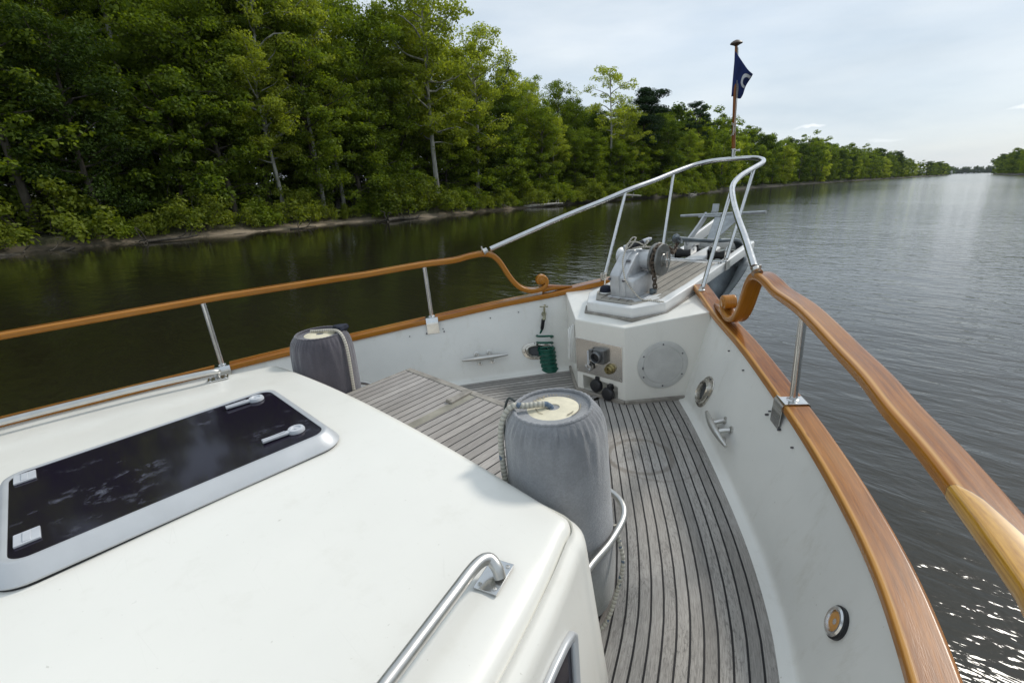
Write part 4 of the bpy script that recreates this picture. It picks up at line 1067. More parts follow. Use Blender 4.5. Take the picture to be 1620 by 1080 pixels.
pb = V3(-.452+.30, 3.645-3.50, hi(3.645)+.06-.735)
for k in range(4):
    tube(mb, [pb+V3(.022*math.cos(a), .022*math.sin(a), .012*k+.006*math.sin(a)) for a in np.linspace(0, 2*PI, 14, endpoint=False)], .007, 8, closed=True)
tube(mb, [pb+V3(.02, -.01, .0), (-.06, .03, .02), (.0, -.06, .0), (.06, -.05, .01)], .006, 8, smooth=8); mb.build('line', ROPE_W, kn)

# anchors
an1 = onboat('plough_anchor', (.06, 4.3, .95)); tag(an1, 'dark galvanised plough anchor with its long shank lying on the starboard bow roller', 'anchor')
mb = MB()
path = [V3(-.05, -.20, .095), V3(-.02, .05, .045), V3(.04, .32, -.005), V3(.09, .55, -.035), V3(.115, .70, -.055), V3(.125, .80, -.10), V3(.125, .84, -.20), V3(.115, .82, -.34)]
sweep(mb, catmull(path, 7), rr(.036, .072, .014, 3), up=(1, .05, .1)); lathe(mb, [(.0, -.03), (.036, -.022), (.044, 0), (.036, .022), (0, .03)], path[0], 16, axis=(1, 0, 0))
mb.build('shank', GALV_D, an1, angle=50)
mb = MB()
# two ploughshare blades curving aft under the pulpit
tip = V3(.105, .36, -.66)
for s in (1, -1):
    rid = catmull([V3(.115, .90, -.30), V3(.112, .78, -.42), V3(.108, .58, -.55), tip], 6)
    out = catmull([V3(.115+s*.09, .86, -.26), V3(.112+s*.17, .62, -.30), V3(.108+s*.13, .44, -.46), tip+V3(s*.005, 0, 0)], 6)
    m = len(rid); K = 5; vs = []
    for i in range(m):
        for k in range(K+1):
            a = k/K; p = rid[i]*(1-a)+out[i]*a+V3(0, -.04*math.sin(PI*a), .03*math.sin(PI*a)); vs.append(p)
    off = V3(0, .010, -.010)
    fs = [(i*(K+1)+k, i*(K+1)+k+1, (i+1)*(K+1)+k+1, (i+1)*(K+1)+k) for i in range(m-1) for k in range(K)]
    mb.add(vs, fs); mb.add([v+off for v in vs], fs)
mb.build('plough_blades', GALV_B, an1, angle=40)
an2 = onboat('stock_anchor', (-.02, 4.9, 1.05)); tag(an2, 'pale galvanised anchor with flat flukes and a long cross stock on the port roller', 'anchor')
mb = MB(); tube(mb, [(-.315, 0, .090), (.50, 0, .128)], .0135, 14); mb.build('stock', GALV, an2)
mb = MB(); sweep(mb, [(-.10, -.32, -.13), (-.08, -.1, .0), (-.06, .03, .105)], rr(.022, .055, .006, 2)); mb.build('shank', ALUF, an2)
mb = MB()
def plate(mb, poly, th):
    n_ = nrm(np.cross(poly[1]-poly[0], poly[2]-poly[0])); m = len(poly)
    mb.add([p+n_*th/2 for p in poly]+[p-n_*th/2 for p in poly], [tuple(range(m)), tuple(range(m, 2*m))[::-1]]+[(i, (i+1) % m, m+(i+1) % m, m+i) for i in range(m)])
plate(mb, [V3(.05, .0, .115), V3(.245, .0, .12), V3(.24, -.02, .04), V3(.17, -.10, -.05), V3(.06, -.20, -.15), V3(.04, -.16, -.10)], .012)
mb.build('fluke', GALV, an2, smooth=False)
mb = MB(); box(mb, (.025, .03, .165), (.06, .02, .075), Matrix.Rotation(R_(-15), 3, 'X')); box(mb, (.02, .02, .12), (.05, .05, .04)); tube(mb, [(-.12, -.02, .085), (.10, -.02, .095)], .010, 10); mb.build('crown', GALV, an2, bevel=.003)

# flag
fl = onboat('flag', tuple(b0+rk*.88)); tag(fl, 'navy blue pennant with a white C mark hanging limp from the wooden bow staff', 'flag')
def fs_(u, v):
    """u 0..1 from hoist to fly, v 0..1 from top to bottom of the hoist"""
    H = .385; top = V3(.0, 0, 0)
    hoist = V3(-.012*v*1.0, -.02, -H*v)-V3(0, 0, .01)
    # fly edge hangs down: path of the upper edge falls to the right
    fall = V3(.165, -.045, -.235)
    tail = V3(.055, .03, -.42)
    a = hoist*(1-u)+u*((1-v)*fall+v*tail)
    a = a+V3(.012*math.sin(6*v+2*u)*u, -.035*math.sin(PI*u*1.4+2.5*v)*u-.02*math.sin(9*u+3*v)*u, .006*math.sin(7*u))
    return a
def flagmesh(fn, us, vs_, off=0):
    m = MB(); pts = [[fn(u, v) for v in vs_] for u in us]; vs = []
    for i in range(len(us)):
        for j in range(len(vs_)):
            p = pts[i][j]
            if off:
                du = fn(us[i]+.01, vs_[j])-fn(us[i]-.01, vs_[j]); dv_ = fn(us[i], vs_[j]+.01)-fn(us[i], vs_[j]-.01); nn = nrm(np.cross(du, dv_))
                if nn[1] > 0: nn = -nn
                p = p+nn*off
            vs.append(p)
    M_ = len(vs_); m.add(vs, [(i*M_+j, i*M_+j+1, (i+1)*M_+j+1, (i+1)*M_+j) for i in range(len(us)-1) for j in range(M_-1)]); return m
m = flagmesh(fs_, list(np.linspace(0, 1, 30)), list(np.linspace(0, 1, 30))); o = m.build('cloth', FLAGM, fl, angle=80)
so = o.modifiers.new('solid', 'SOLIDIFY'); so.thickness = .0015
mb = MB(); n = 26; vs = []
for k in range(n+1):
    a = R_(88+k*190/n)
    for rad in (.155, .255):
        u = .93+rad*1.25*math.cos(a); v = .34+rad*.95*math.sin(a); u = min(.985, max(.01, u)); v = min(.99, max(.01, v))
        p = fs_(u, v); du = fs_(u+.01, v)-fs_(u-.01, v); dv_ = fs_(u, v+.01)-fs_(u, v-.01); nn = nrm(np.cross(du, dv_))
        if nn[1] > 0: nn = -nn
        vs.append(p+nn*.003)
mb.add(vs, [(2*k, 2*k+1, 2*k+3, 2*k+2) for k in range(n)]); mb.build('emblem', FLAGW, fl)
# ------------------------------------------------------------------ river, banks
def pl_interp(tab):
    xs = [t[0] for t in tab]; ys = [t[1] for t in tab]
    return lambda v: float(np.interp(v, xs, ys))
bl = pl_interp([(-300, -52), (-60, -43), (-10, -40.5), (7, -42.5), (15, -43), (27, -45.2), (35, -44), (48, -46.5), (61, -48), (86, -48.5), (103, -47), (140, -52), (191, -57), (290, -58.5), (450, -56), (615, -52), (800, -44), (951, -40), (1100, -46), (1500, -56), (1700, -66), (2300, -85), (3200, -100)])
br = pl_interp([(-300, 85), (-100, 74), (50, 62), (150, 48), (300, 31), (470, 19.5), (700, 11), (870, 6), (980, 10), (1100, 22), (1500, 40), (2300, 60), (3200, 80)])
W_ = Mat('river_water', (.018, .017, .009), .03); W_.set('IOR', 1.48); W_.set('Specular IOR Level', .5)
geo = W_.n('ShaderNodeNewGeometry'); pos = geo.outputs['Position']
sp = W_.n('ShaderNodeSeparateXYZ', {'Vector': pos})
def wv(scale, rot=0, loc=(0, 0, 0)): return W_.n('ShaderNodeMapping', {'Vector': pos, 'Scale': scale, 'Rotation': (0, 0, R_(rot)), 'Location': loc})
r1 = W_.noise(wv((1.0, 2.2, 1), 12), 1.5, 3, .55, .35)
r2 = W_.noise(wv((1.0, 1.6, 1), -18, (5, 3, 0)), .42, 2, .5, .2)
r3 = W_.noise(wv((1.0, 2.0, 1), 5, (2, 9, 0)), 4.2, 3, .6, .3)
patch = W_.ramp(W_.noise(wv((.30, 1.0, 1), -4), .030, 4, .55), [(.36, (.25, .25, .25)), (.60, (1, 1, 1))])
lee = W_.n('ShaderNodeMapRange', {0: sp.outputs[0], 1: -44.0, 2: 8.0, 3: .09, 4: 1.0})
amp = W_.math('MULTIPLY', lee, W_.math('MULTIPLY_ADD', patch, .75, .30))
hsum = W_.math('ADD', W_.math('MULTIPLY', r1, .55), W_.math('ADD', W_.math('MULTIPLY', r2, .8), W_.math('MULTIPLY', r3, .10)))
hh = W_.math('MULTIPLY', hsum, amp)
fall = W_.n('ShaderNodeMapRange', {0: sp.outputs[1], 1: 8.0, 2: 140.0, 3: 1.0, 4: .42})
hh = W_.math('MULTIPLY', hh, fall)
W_.bump(hh, 1.0, .092)
W_.link(W_.n('ShaderNodeMapRange', {0: sp.outputs[1], 1: 15.0, 2: 260.0, 3: .05, 4: .13}), 'Roughness')
murk = W_.noise(wv((1, 1, 1)), .06, 3)
W_.link(W_.ramp(murk, [(.3, (.013, .011, .004)), (.7, (.019, .018, .011))]), 'Base Color')
mb = MB(); mb.add([(-400, -400, 0), (400, -400, 0), (400, 3400, 0), (-400, 3400, 0)], [(0, 1, 2, 3)]); w = mb.build('water', W_, smooth=False); tag(w, kind='structure')
SOIL = Mat('bank_soil', (.12, .10, .07), .95)
_g = SOIL.n('ShaderNodeNewGeometry'); _s = SOIL.n('ShaderNodeSeparateXYZ', {'Vector': _g.outputs['Position']})
_nz = SOIL.n('ShaderNodeTexNoise', {'Vector': _g.outputs['Position'], 'Scale': .9, 'Detail': 8, 'Roughness': .65})
_h = SOIL.math('MULTIPLY_ADD', _nz, .5, _s.outputs[2])
_sand = SOIL.ramp(_h, [(.20, (.05, .04, .028)), (.30, (.30, .24, .17)), (.52, (.22, .175, .12)), (.66, (.045, .042, .018))])
_mud = SOIL.ramp(_h, [(.20, (.020, .017, .011)), (.5, (.055, .045, .03)), (.66, (.035, .035, .015))])
_pt = SOIL.ramp(SOIL.n('ShaderNodeTexNoise', {'Vector': _g.outputs['Position'], 'Scale': .07, 'Detail': 2}), [(.40, (0, 0, 0)), (.52, (1, 1, 1))])
_yr = SOIL.n('ShaderNodeMapRange', {0: _s.outputs[1], 1: 62.0, 2: 45.0, 3: 0.0, 4: 1.0}); _yl = SOIL.n('ShaderNodeMapRange', {0: _s.outputs[1], 1: 5.0, 2: 8.0, 3: .15, 4: 1.0})
SOIL.link(SOIL.mix(SOIL.math('MULTIPLY', SOIL.math('MULTIPLY', _yr, _yl), SOIL.math('MULTIPLY_ADD', _pt, .7, .3)), _mud, _sand), 'Base Color')
SOIL.bump(SOIL.n('ShaderNodeTexNoise', {'Vector': _g.outputs['Position'], 'Scale': 3, 'Detail': 6}), .8, .15)
rnd = random.Random(11)
def bank(fn, s, name):
    ys = list(np.arange(-300, 160, 2.2))+list(np.arange(160, 1000, 14))+list(np.arange(1000, 3400, 60))
    offs = [(-1.5, -.5), (-.1, -.04), (.25, .06), (.6, .13), (1.0, .24), (1.4, .60), (2.6, .80), (8, 1.0), (20, 1.6), (60, 4.0), (330, 9)]
    vs = []
    for y in ys:
        j = .55*math.sin(y*.31)+.45*math.sin(y*.83+1)+.3*math.sin(y*1.9+2)
        for o, z in offs:
            k = 1.0+(.5*math.sin(y*.11+s) if .2 < o < 3 else 0)
            vs.append((fn(y)+s*(o*(k if o > 0 else 1)+j*.6), y, z+(.08*math.sin(y*1.3+o*2) if z > .1 else 0)))
    m = len(offs); mb = MB(); mb.add(vs, [(i*m+j, i*m+j+1, (i+1)*m+j+1, (i+1)*m+j) for i in range(len(ys)-1) for j in range(m-1)])
    o = mb.build(name, SOIL, smooth=True, angle=80); tag(o, kind='structure')
bank(bl, -1, 'river_bank'); bank(br, 1, 'river_bank')

# ------------------------------------------------------------------ trees
def leafmat(name, dark, light, trans=.35, hue=.5):
    m = bpy.data.materials.new(name); m.use_nodes = True; t = m.node_tree; t.nodes.clear()
    def n(k, **a):
        nd = t.nodes.new(k)
        for x, y in a.items(): setattr(nd, x, y)
        return nd
    out = n('ShaderNodeOutputMaterial'); g = n('ShaderNodeNewGeometry'); oi = n('ShaderNodeObjectInfo')
    add = n('ShaderNodeMath', operation='MULTIPLY_ADD'); add.inputs[1].default_value = .45; l = t.links.new
    l(g.outputs['Random Per Island'], add.inputs[0])
    ms = n('ShaderNodeMath', operation='MULTIPLY'); ms.inputs[1].default_value = .3; l(oi.outputs['Random'], ms.inputs[0])
    tc_ = n('ShaderNodeTexCoord'); nz_ = n('ShaderNodeTexNoise'); nz_.inputs['Scale'].default_value = .45; nz_.inputs['Detail'].default_value = 2; l(tc_.outputs['Object'], nz_.inputs['Vector'])
    a2 = n('ShaderNodeMath', operation='MULTIPLY_ADD'); a2.inputs[1].default_value = .5; l(nz_.outputs['Fac'], a2.inputs[0]); l(ms.outputs[0], a2.inputs[2]); l(a2.outputs[0], add.inputs[2])
    r = n('ShaderNodeValToRGB'); r.color_ramp.elements[0].position = .22; r.color_ramp.elements[0].color = (*dark, 1); r.color_ramp.elements[1].position = .95; r.color_ramp.elements[1].color = (*light, 1); l(add.outputs[0], r.inputs[0])
    d = n('ShaderNodeBsdfDiffuse'); l(r.outputs[0], d.inputs[0])
    tr = n('ShaderNodeBsdfTranslucent'); br_ = n('ShaderNodeMixRGB', blend_type='MULTIPLY'); br_.inputs[0].default_value = 1; br_.inputs[2].default_value = (1.5, 1.5, .5, 1); l(r.outputs[0], br_.inputs[1]); l(br_.outputs[0], tr.inputs[0])
    mx_ = n('ShaderNodeMixShader'); mx_.inputs[0].default_value = trans; l(d.outputs[0], mx_.inputs[1]); l(tr.outputs[0], mx_.inputs[2])
    gl = n('ShaderNodeBsdfGlossy'); gl.inputs['Roughness'].default_value = .6; gl.inputs[0].default_value = (.9, .95, .9, 1)
    m3 = n('ShaderNodeMixShader'); m3.inputs[0].default_value = .012; l(mx_.outputs[0], m3.inputs[1]); l(gl.outputs[0], m3.inputs[2]); l(m3.outputs[0], out.inputs[0])
    return m
LG = leafmat('spring_green_leaves', (.055, .098, .008), (.225, .290, .026), .46)
LY = leafmat('yellow_green_leaves', (.170, .215, .020), (.430, .480, .075), .5)
LD = leafmat('dark_green_leaves', (.020, .045, .006), (.090, .140, .016), .34)
LP = leafmat('pine_needles', (.012, .034, .014), (.042, .075, .026), .12)
LS = leafmat('shrub_leaves', (.075, .115, .010), (.240, .280, .034), .45)
def bark(name, a, b, sc_=3):
    M = Mat(name, a, .9); v = M.coord(scale=(1, 1, .25)); n1 = M.noise(v, sc_, 7, .7); M.link(M.ramp(n1, [(.35, a), (.6, b)]), 'Base Color'); M.bump(n1, .8, .06); return M
BARK = bark('brown_bark', (.055, .045, .034), (.13, .11, .085)); BARKP = bark('pale_mottled_bark', (.16, .15, .12), (.46, .45, .40), 2); BARKD = bark('pine_bark', (.05, .035, .026), (.12, .085, .06))
def leaves(C, N, R, size, rng, squash=.62, updir=.6):
    """N leaf rhombs in a clump of radius R (numpy arrays returned)"""
    d = rng.normal(size=(N, 3)); d /= np.linalg.norm(d, axis=1)[:, None]
    rad = R*(rng.random(N)**.42)
    p = d*rad[:, None]; p[:, 2] *= squash; p += C
    nrm_ = d*.7+rng.normal(size=(N, 3))*.55; nrm_[:, 2] += updir; nrm_ /= np.linalg.norm(nrm_, axis=1)[:, None]
    a = np.cross(nrm_, rng.normal(size=(N, 3))); a /= np.linalg.norm(a, axis=1)[:, None]; b = np.cross(nrm_, a)
    s = size*(.6+.8*rng.random(N))[:, None]
    return np.stack([p-a*s*.62, p+b*s*.36, p+a*s*.62, p-b*s*.36], 1)
def mesh_from_quads(name, Q, mat):
    n = len(Q); me = bpy.data.meshes.new(name); me.vertices.add(n*4); me.vertices.foreach_set('co', Q.reshape(-1).astype(np.float32))
    me.loops.add(n*4); me.loops.foreach_set('vertex_index', np.arange(n*4, dtype=np.int32)); me.polygons.add(n)
    me.polygons.foreach_set('loop_start', np.arange(0, n*4, 4, dtype=np.int32)); me.polygons.foreach_set('loop_total', np.full(n, 4, np.int32))
    me.update(calc_edges=True); me.materials.append(mat); return me
def limb(mb, a, b, r0, r1, rng, bend=.12, n=5, seg=7):
    a = np.array(a, float); b = np.array(b, float); L_ = np.linalg.norm(b-a); P = []
    o = rng.normal(size=3)*bend*L_*.5; o2 = rng.normal(size=3)*bend*L_*.3
    for k in range(n+1):
        t = k/n; P.append(a+(b-a)*t+o*math.sin(PI*t)+o2*math.sin(2*PI*t)-V3(0, 0, 0))
    sweep(mb, P, circ(1, seg), scale=list(np.linspace(r0, r1, n+1)), transport=True, up=(.1, .2, 1) if abs((b-a)[2]) < .9*L_ else (1, .1, 0)); return P
def make_tree(seed, kind):
    rng = np.random.default_rng(seed); mb = MB(); Q = []
    K = dict(broad=dict(H=20, base=.12, R=4.8, nb=34, lf=.215, per=185, cl=1.35, mat=LG, bark=BARK, tr=.30),
             tall=dict(H=22, base=.25, R=4.1, nb=30, lf=.21, per=180, cl=1.25, mat=LG, bark=BARK, tr=.28),
             dark=dict(H=19, base=.06, R=4.8, nb=32, lf=.22, per=185, cl=1.4, mat=LD, bark=BARK, tr=.28),
             pale=dict(H=21, base=.30, R=5.0, nb=28, lf=.22, per=165, cl=1.25, mat=LY, bark=BARKP, tr=.27),
             open=dict(H=21, base=.46, R=3.6, nb=15, lf=.22, per=105, cl=1.0, mat=LY, bark=BARKP, tr=.22),
             under=dict(H=9, base=.05, R=3.6, nb=24, lf=.21, per=180, cl=1.05, mat=LG, bark=BARK, tr=.13))[kind]
    H, R = K['H'], K['R']
    lean = rng.normal(size=2)*.035*H
    def axis(z): t = z/H; return V3(lean[0]*t*t+.35*math.sin(t*4+seed), lean[1]*t*t+.35*math.cos(t*5+seed)-.35, z)
    top = .93*H
    P = [axis(z)-V3(axis(0)[0], axis(0)[1], 0) for z in np.linspace(-.4, top, 12)]
    off = V3(axis(0)[0], axis(0)[1], 0)
    sweep(mb, P, circ(1, 10), scale=[K['tr']*(1.35 if i == 0 else 1)*(1-.88*(i/11)**.9)+.03 for i in range(12)], transport=True, up=(1, .1, 0))
    nb = K['nb']
    for i in range(nb):
        t = (i+.5)/nb; z0 = H*(K['base']+(.95-K['base'])*t*.96); ang = i*2.399+rng.random()*.9
        prof = math.sin(PI*min(1, (.12+.72*t)))**.55*(1-.08*t) if kind != 'open' else .55+.5*math.sin(PI*t)
        L_ = R*prof*(.72+.5*rng.random())
        up = .15+.75*t+.15*rng.normal()
        d = V3(math.cos(ang), math.sin(ang), up); d = nrm(d)
        a = axis(min(z0, top))-off; b = a+d*L_; 
        LP_ = limb(mb, a, b, .035+.022*L_*(1-.5*t), .015, rng, .14, 4, 5)
        nc = max(2, int(L_/1.05))
        for c in range(nc):
            f = .30+.72*(c+.6)/nc; cc = a+(b-a)*f+rng.normal(size=3)*V3(.5, .5, .34)
            r_ = K['cl']*(.62+.55*rng.random()); Q.append(leaves(cc, int(K['per']*(.5+.8*rng.random())), r_, K['lf'], rng))
            if rng.random() < .6:
                s2 = cc+rng.normal(size=3)*V3(1.3, 1.3, .6); limb(mb, cc, s2, .018, .008, rng, .1, 2, 4); Q.append(leaves(s2, int(K['per']*.5), r_*.7, K['lf'], rng))
    Q.append(leaves(axis(top)-off+V3(0, 0, .3), int(K['per']), K['cl']*.9, K['lf'], rng, .9))
    Q = np.concatenate(Q); Q = Q[Q[:, :, 2].min(axis=1) > .1]
    tm = mb.build('trunk', K['bark'], smooth=True, angle=80)
    return tm.data, mesh_from_quads('crown', Q, K['mat']), tm
def make_pine(seed, H=19, bare=.42, cl=.95):
    rng = np.random.default_rng(seed); mb = MB(); Q = []
    P = [V3(.3*math.sin(z*.2+seed), .3*math.cos(z*.17)-.3, z) for z in np.linspace(-.4, H*.96, 10)]
    sweep(mb, P, circ(1, 9), scale=[.27*(1-.8*i/9)+.03 for i in range(10)], transport=True, up=(1, .1, 0))
    for i in range(26):
        t = i/25; z0 = H*(bare+(.97-bare)*t); ang = i*2.399+rng.random(); L_ = (3.6*math.sin(PI*(.20+.70*t))**.8)*(.6+.55*rng.random())
        a = V3(.3*math.sin(z0*.2+seed), 0, z0); b = a+nrm(V3(math.cos(ang), math.sin(ang), .18+.5*t))*L_
        limb(mb, a, b, .05, .015, rng, .12, 4, 5)
        for f in (.55, .8, 1.0):
            if rng.random() < .85: Q.append(leaves(a+(b-a)*f+rng.normal(size=3)*.25, int(170*cl*cl), cl*(.7+.5*rng.random()), .20, rng, .38, .4))
    Q = np.concatenate(Q); tm = mb.build('trunk', BARKD, smooth=True, angle=80)
    return tm.data, mesh_from_quads('crown', Q, LP), tm
def make_shrub(seed, mat, H=3.0, R=2.4, n=34, lf=.17, per=90):
    rng = np.random.default_rng(seed); mb = MB(); Q = []
    for i in range(n):
        ang = rng.random()*2*PI; rr_ = R*math.sqrt(rng.random()); h = H*(1-.55*(rr_/R)**2)*(.45+.6*rng.random())
        b = V3(rr_*math.cos(ang), rr_*math.sin(ang), h); a = V3(.25*rr_*math.cos(ang), .25*rr_*math.sin(ang), 0)
        if i < 16: limb(mb, a, b, .03, .008, rng, .15, 4, 5)
        Q.append(leaves(b, per, .62*(.6+.6*rng.random()), lf, rng, .8)); Q.append(leaves(b*V3(1.05, 1.05, .5), per//2, .6, lf, rng, .8))
    Q = np.concatenate(Q); Q = Q[Q[:, :, 2].min(axis=1) > .0]; tm = mb.build('stems', BARK, smooth=True, angle=80)
    return tm.data, mesh_from_quads('foliage', Q, mat), tm
def make_far(seed, mat, H=19, R=5.0, n=60, per=85, lf=.46):
    rng = np.random.default_rng(seed); mb = MB(); Q = []
    sweep(mb, [V3(0, 0, -.4), V3(.2, 0, H*.5), V3(.1, .2, H*.85)], circ(1, 6), scale=[.3, .2, .06], transport=True, up=(1, .1, 0))
    for i in range(n):
        t = rng.random(); ang = rng.random()*2*PI; rad = R*math.sin(PI*(.18+.75*t))**.6*(.35+.7*rng.random())
        c = V3(rad*math.cos(ang), rad*math.sin(ang), H*(.06+.88*t)); limb(mb, (0, 0, max(.5, c[2]-2)), c, .05, .02, rng, .1, 2, 4) if i < 12 else None
        Q.append(leaves(c, per, 1.5*(.6+.6*rng.random()), lf, rng, .75))
    Q = np.concatenate(Q); Q = Q[Q[:, :, 2].min(axis=1) > .0]; tm = mb.build('trunk', BARK, smooth=True, angle=80)
    return tm.data, mesh_from_quads('crown', Q, mat), tm
KIT = {}
def kit(key, res): KIT[key] = res[:2]; bpy.data.objects.remove(res[2])
for i in range(3): kit(('broad', i), make_tree(10+i, 'broad'))
for i in range(2): kit(('tall', i), make_tree(20+i, 'tall'))
for i in range(3): kit(('dark', i), make_tree(30+i, 'dark'))
for i in range(2): kit(('pale', i), make_tree(40+i, 'pale'))
for i in range(2): kit(('open', i), make_tree(50+i, 'open'))
for i in range(2): kit(('under', i), make_tree(60+i, 'under'))
kit(('pine', 0), make_pine(3, 19, .50, 1.45)); kit(('pine', 1), make_pine(7, 19, .52, 1.05))
for i in range(3): kit(('shrub', i), make_shrub(70+i, LS))
kit(('shrub', 3), make_shrub(75, LG, 2.4, 2.2))
kit(('far', 0), make_far(80, LG)); kit(('far', 1), make_far(81, LD)); kit(('far', 2), make_far(82, LY, 17)); kit(('far', 3), make_far(83, LG, 21, 4.2))
def place(key, name, x, y, z, s, rz, label, cat, group=None, sx=1.0, lean=(0, 0)):
    tm, cm = KIT[key]
    r = empty(name, None); r.location = (x, y, z); r.rotation_euler = (lean[0], lean[1], rz); r.scale = (s*sx, s*sx, s)
    a = bpy.data.objects.new('stems' if name == 'shrub' else 'trunk', tm); b = bpy.data.objects.new('foliage' if name == 'shrub' else 'crown', cm)
    for o in (a, b): COL.objects.link(o); o.parent = r
    tag(r, label, cat, group); return r
rnd = random.Random(5)
LAB = {'broad': ('leafy_tree', 'mid green broadleaf tree', 0), 'tall': ('tall_leafy_tree', 'tall narrow green tree', 0), 'dark': ('dark_leafy_tree', 'dark green dense tree', 0),
       'pale': ('sycamore_tree', 'yellow-green pale-trunked tree', 0), 'open': ('sycamore_tree', 'thin pale-barked sparse tree', 0), 'under': ('understorey_tree', 'low bushy understorey tree', 0)}
def region(y):
    for lim, t in ((8, 'at the far left of the photo'), (20, 'above the left end of the sand'), (34, 'left of the big white-trunked sycamore'), (60, 'right of the big white-trunked sycamore'), (92, 'around the airy pale-topped sycamore'), (999, 'around the two pines')):
        if y < lim: return t
def row(d): return 'front row' if d < 6 else 'second row' if d < 12.5 else 'third row' if d < 20 else 'back row'
def near(key, x, y, s, sx=1.0, lab=None, rz=None, lean=None, name=None):
    k = key[0]; n_, l_, g_ = LAB.get(k, (None, None, None))
    if l_ and not lab: l_ = l_+', '+row(bl(y)-x)+' '+region(y); g_ = l_
    d = bl(y)-x
    z = .8 if d > 2.5 else .35
    return place(key, name or n_, x, y, z, s, rnd.uniform(0, 6.28) if rz is None else rz, lab or l_, 'tree', None if lab else g_, sx, lean or (rnd.uniform(-.03, .03), rnd.uniform(.0, .06)))
# marked trees of the river edge
near(('pale', 0), bl(38)-4.0, 39.5, 1.10, 1.05, 'big yellow-green sycamore with white trunk, tallest at the edge of the open sky', rz=.4)
near(('pale', 1), bl(46)-4.5, 48, .98, 1.05, 'yellow-green rounded tree just right of the big white-trunked sycamore')
near(('open', 0), bl(64)-9, 66, .86, .8, 'spindly tree with loose twiggy top standing alone against the sky behind the bank')
near(('open', 1), bl(86)-5, 85, 1.06, 1.15, 'tall airy sycamore with white trunk and feathery pale top against the sky', rz=1.0)
near(('pine', 0), bl(97)-6, 99, 1.04, 1.15, 'dark round-topped pine standing left of the flag staff', name='pine_tree')
near(('pine', 1), bl(128)-6, 131, 1.08, 1.0, 'slim pine with bare trunk just left of the flag staff', name='pine_tree')
near(('open', 1), bl(24)-3.6, 24.5, .95, .9, 'leaning pale slim trunk nearest the left of the big sycamore')
near(('open', 0), bl(27)-4.2, 27.3, 1.0, .9, 'second pale slim trunk left of the big sycamore')
near(('open', 1), bl(20)-4.2, 20.5, 1.0, .9, 'pale slim trunk farthest left of the big sycamore')
y = -16
i = 0
kinds0 = ['broad', 'under', 'pale', 'broad', 'tall', 'dark', 'under', 'broad', 'pale', 'broad']
while y < 132:
    step = 4.6 if y < 60 else 5.6
    hs = 1.25 if y < 33 else (1.0 if y < 52 else .84)
    if 2.5 < y < 9: hs = .78
    if 28.5 < y < 33: hs = .95
    # edge row: leafy to the ground, lower
    k = kinds0[i % 10]; sc0 = rnd.uniform(.62, .9) if k != 'under' else rnd.uniform(.85, 1.15)
    if not (34 < y < 49 or 94 < y < 102): near((k, i % (3 if k in ('broad', 'dark') else 2)), bl(y)-rnd.uniform(3.2, 5.0), y+rnd.uniform(-1, 1), sc0*(1 if y < 40 else .85), 1.05)
    k = ['tall', 'broad', 'pale', 'broad', 'pale', 'tall', 'open', 'broad'][i % 8] if y < 70 else ['broad', 'dark', 'dark', 'tall'][i % 4]
    near((k, i % 2), bl(y)-rnd.uniform(8, 11), y+rnd.uniform(-1.5, 1.5), rnd.uniform(.92, 1.12)*hs, 1.0)
    k = ['dark', 'broad', 'tall'][i % 3]
    near((k, i % 2), bl(y)-rnd.uniform(15, 19), y+rnd.uniform(-1.5, 1.5), rnd.uniform(.95, 1.15)*hs, 1.05)
    if i % 3 != 2: near(('dark', i % 3), bl(y)-rnd.uniform(23, 29), y+rnd.uniform(-2, 2), rnd.uniform(.95, 1.1)*hs, 1.15)
    y += step; i += 1
for j in range(24):
    y = -14+6.2*j; near(('under', j % 2), bl(y)-rnd.uniform(5, 8), y+rnd.uniform(-2, 2), rnd.uniform(.75, 1.15), 1.25)
# shrubs at the water's edge
for j in range(50):
    y = -14+2.9*j+rnd.uniform(-.6, .6)
    place(('shrub', j % 4), 'shrub', bl(y)-(rnd.uniform(1.5, 2.6) if y < 45 else rnd.uniform(.9, 2.0)), y, .25, rnd.choice([.5, .7, .85, 1.0, 1.3]), rnd.uniform(0, 6.28), 'low %s green shrub at the water edge, %s' % ('dark' if j % 4 == 3 else 'light', region(y)), 'shrub', 'shrubs along the left water edge', 1.1)
# middle distance of the left bank
y = 132
i = 0
TC = {0: 'mid green', 1: 'dark green', 2: 'yellow-green', 3: 'tall green'}
def mlab(k, y, rw):
    for lim, t in ((175, 'just right of the flag staff'), (230, 'a little beyond the flag staff'), (330, 'midway along the receding left bank'), (450, 'further along the receding left bank'), (999, 'near the far end of the left treeline')):
        if y < lim: return '%s rounded tree, %s row, %s' % (TC[k], rw, t)
while y < 640:
    f = (y-132)/500; step = 8.5+9*f
    k_ = [0, 1, 0, 2, 3, 0, 1][i % 7]; k2_ = [1, 0, 3][i % 3]
    place(('far', k_), 'riverside_tree', bl(y)-rnd.uniform(2.5, 4.5), y+rnd.uniform(-2, 2), .4, rnd.uniform(.72, .98), rnd.uniform(0, 6), mlab(k_, y, 'front'), 'tree', 'trees receding along the left bank', 1.05)
    place(('far', k2_), 'riverside_tree', bl(y)-rnd.uniform(10, 14), y+rnd.uniform(-3, 3), .8, rnd.uniform(1.0, 1.28), rnd.uniform(0, 6), mlab(k2_, y, 'back'), 'tree', 'trees receding along the left bank', 1.1)
    y += step; i += 1
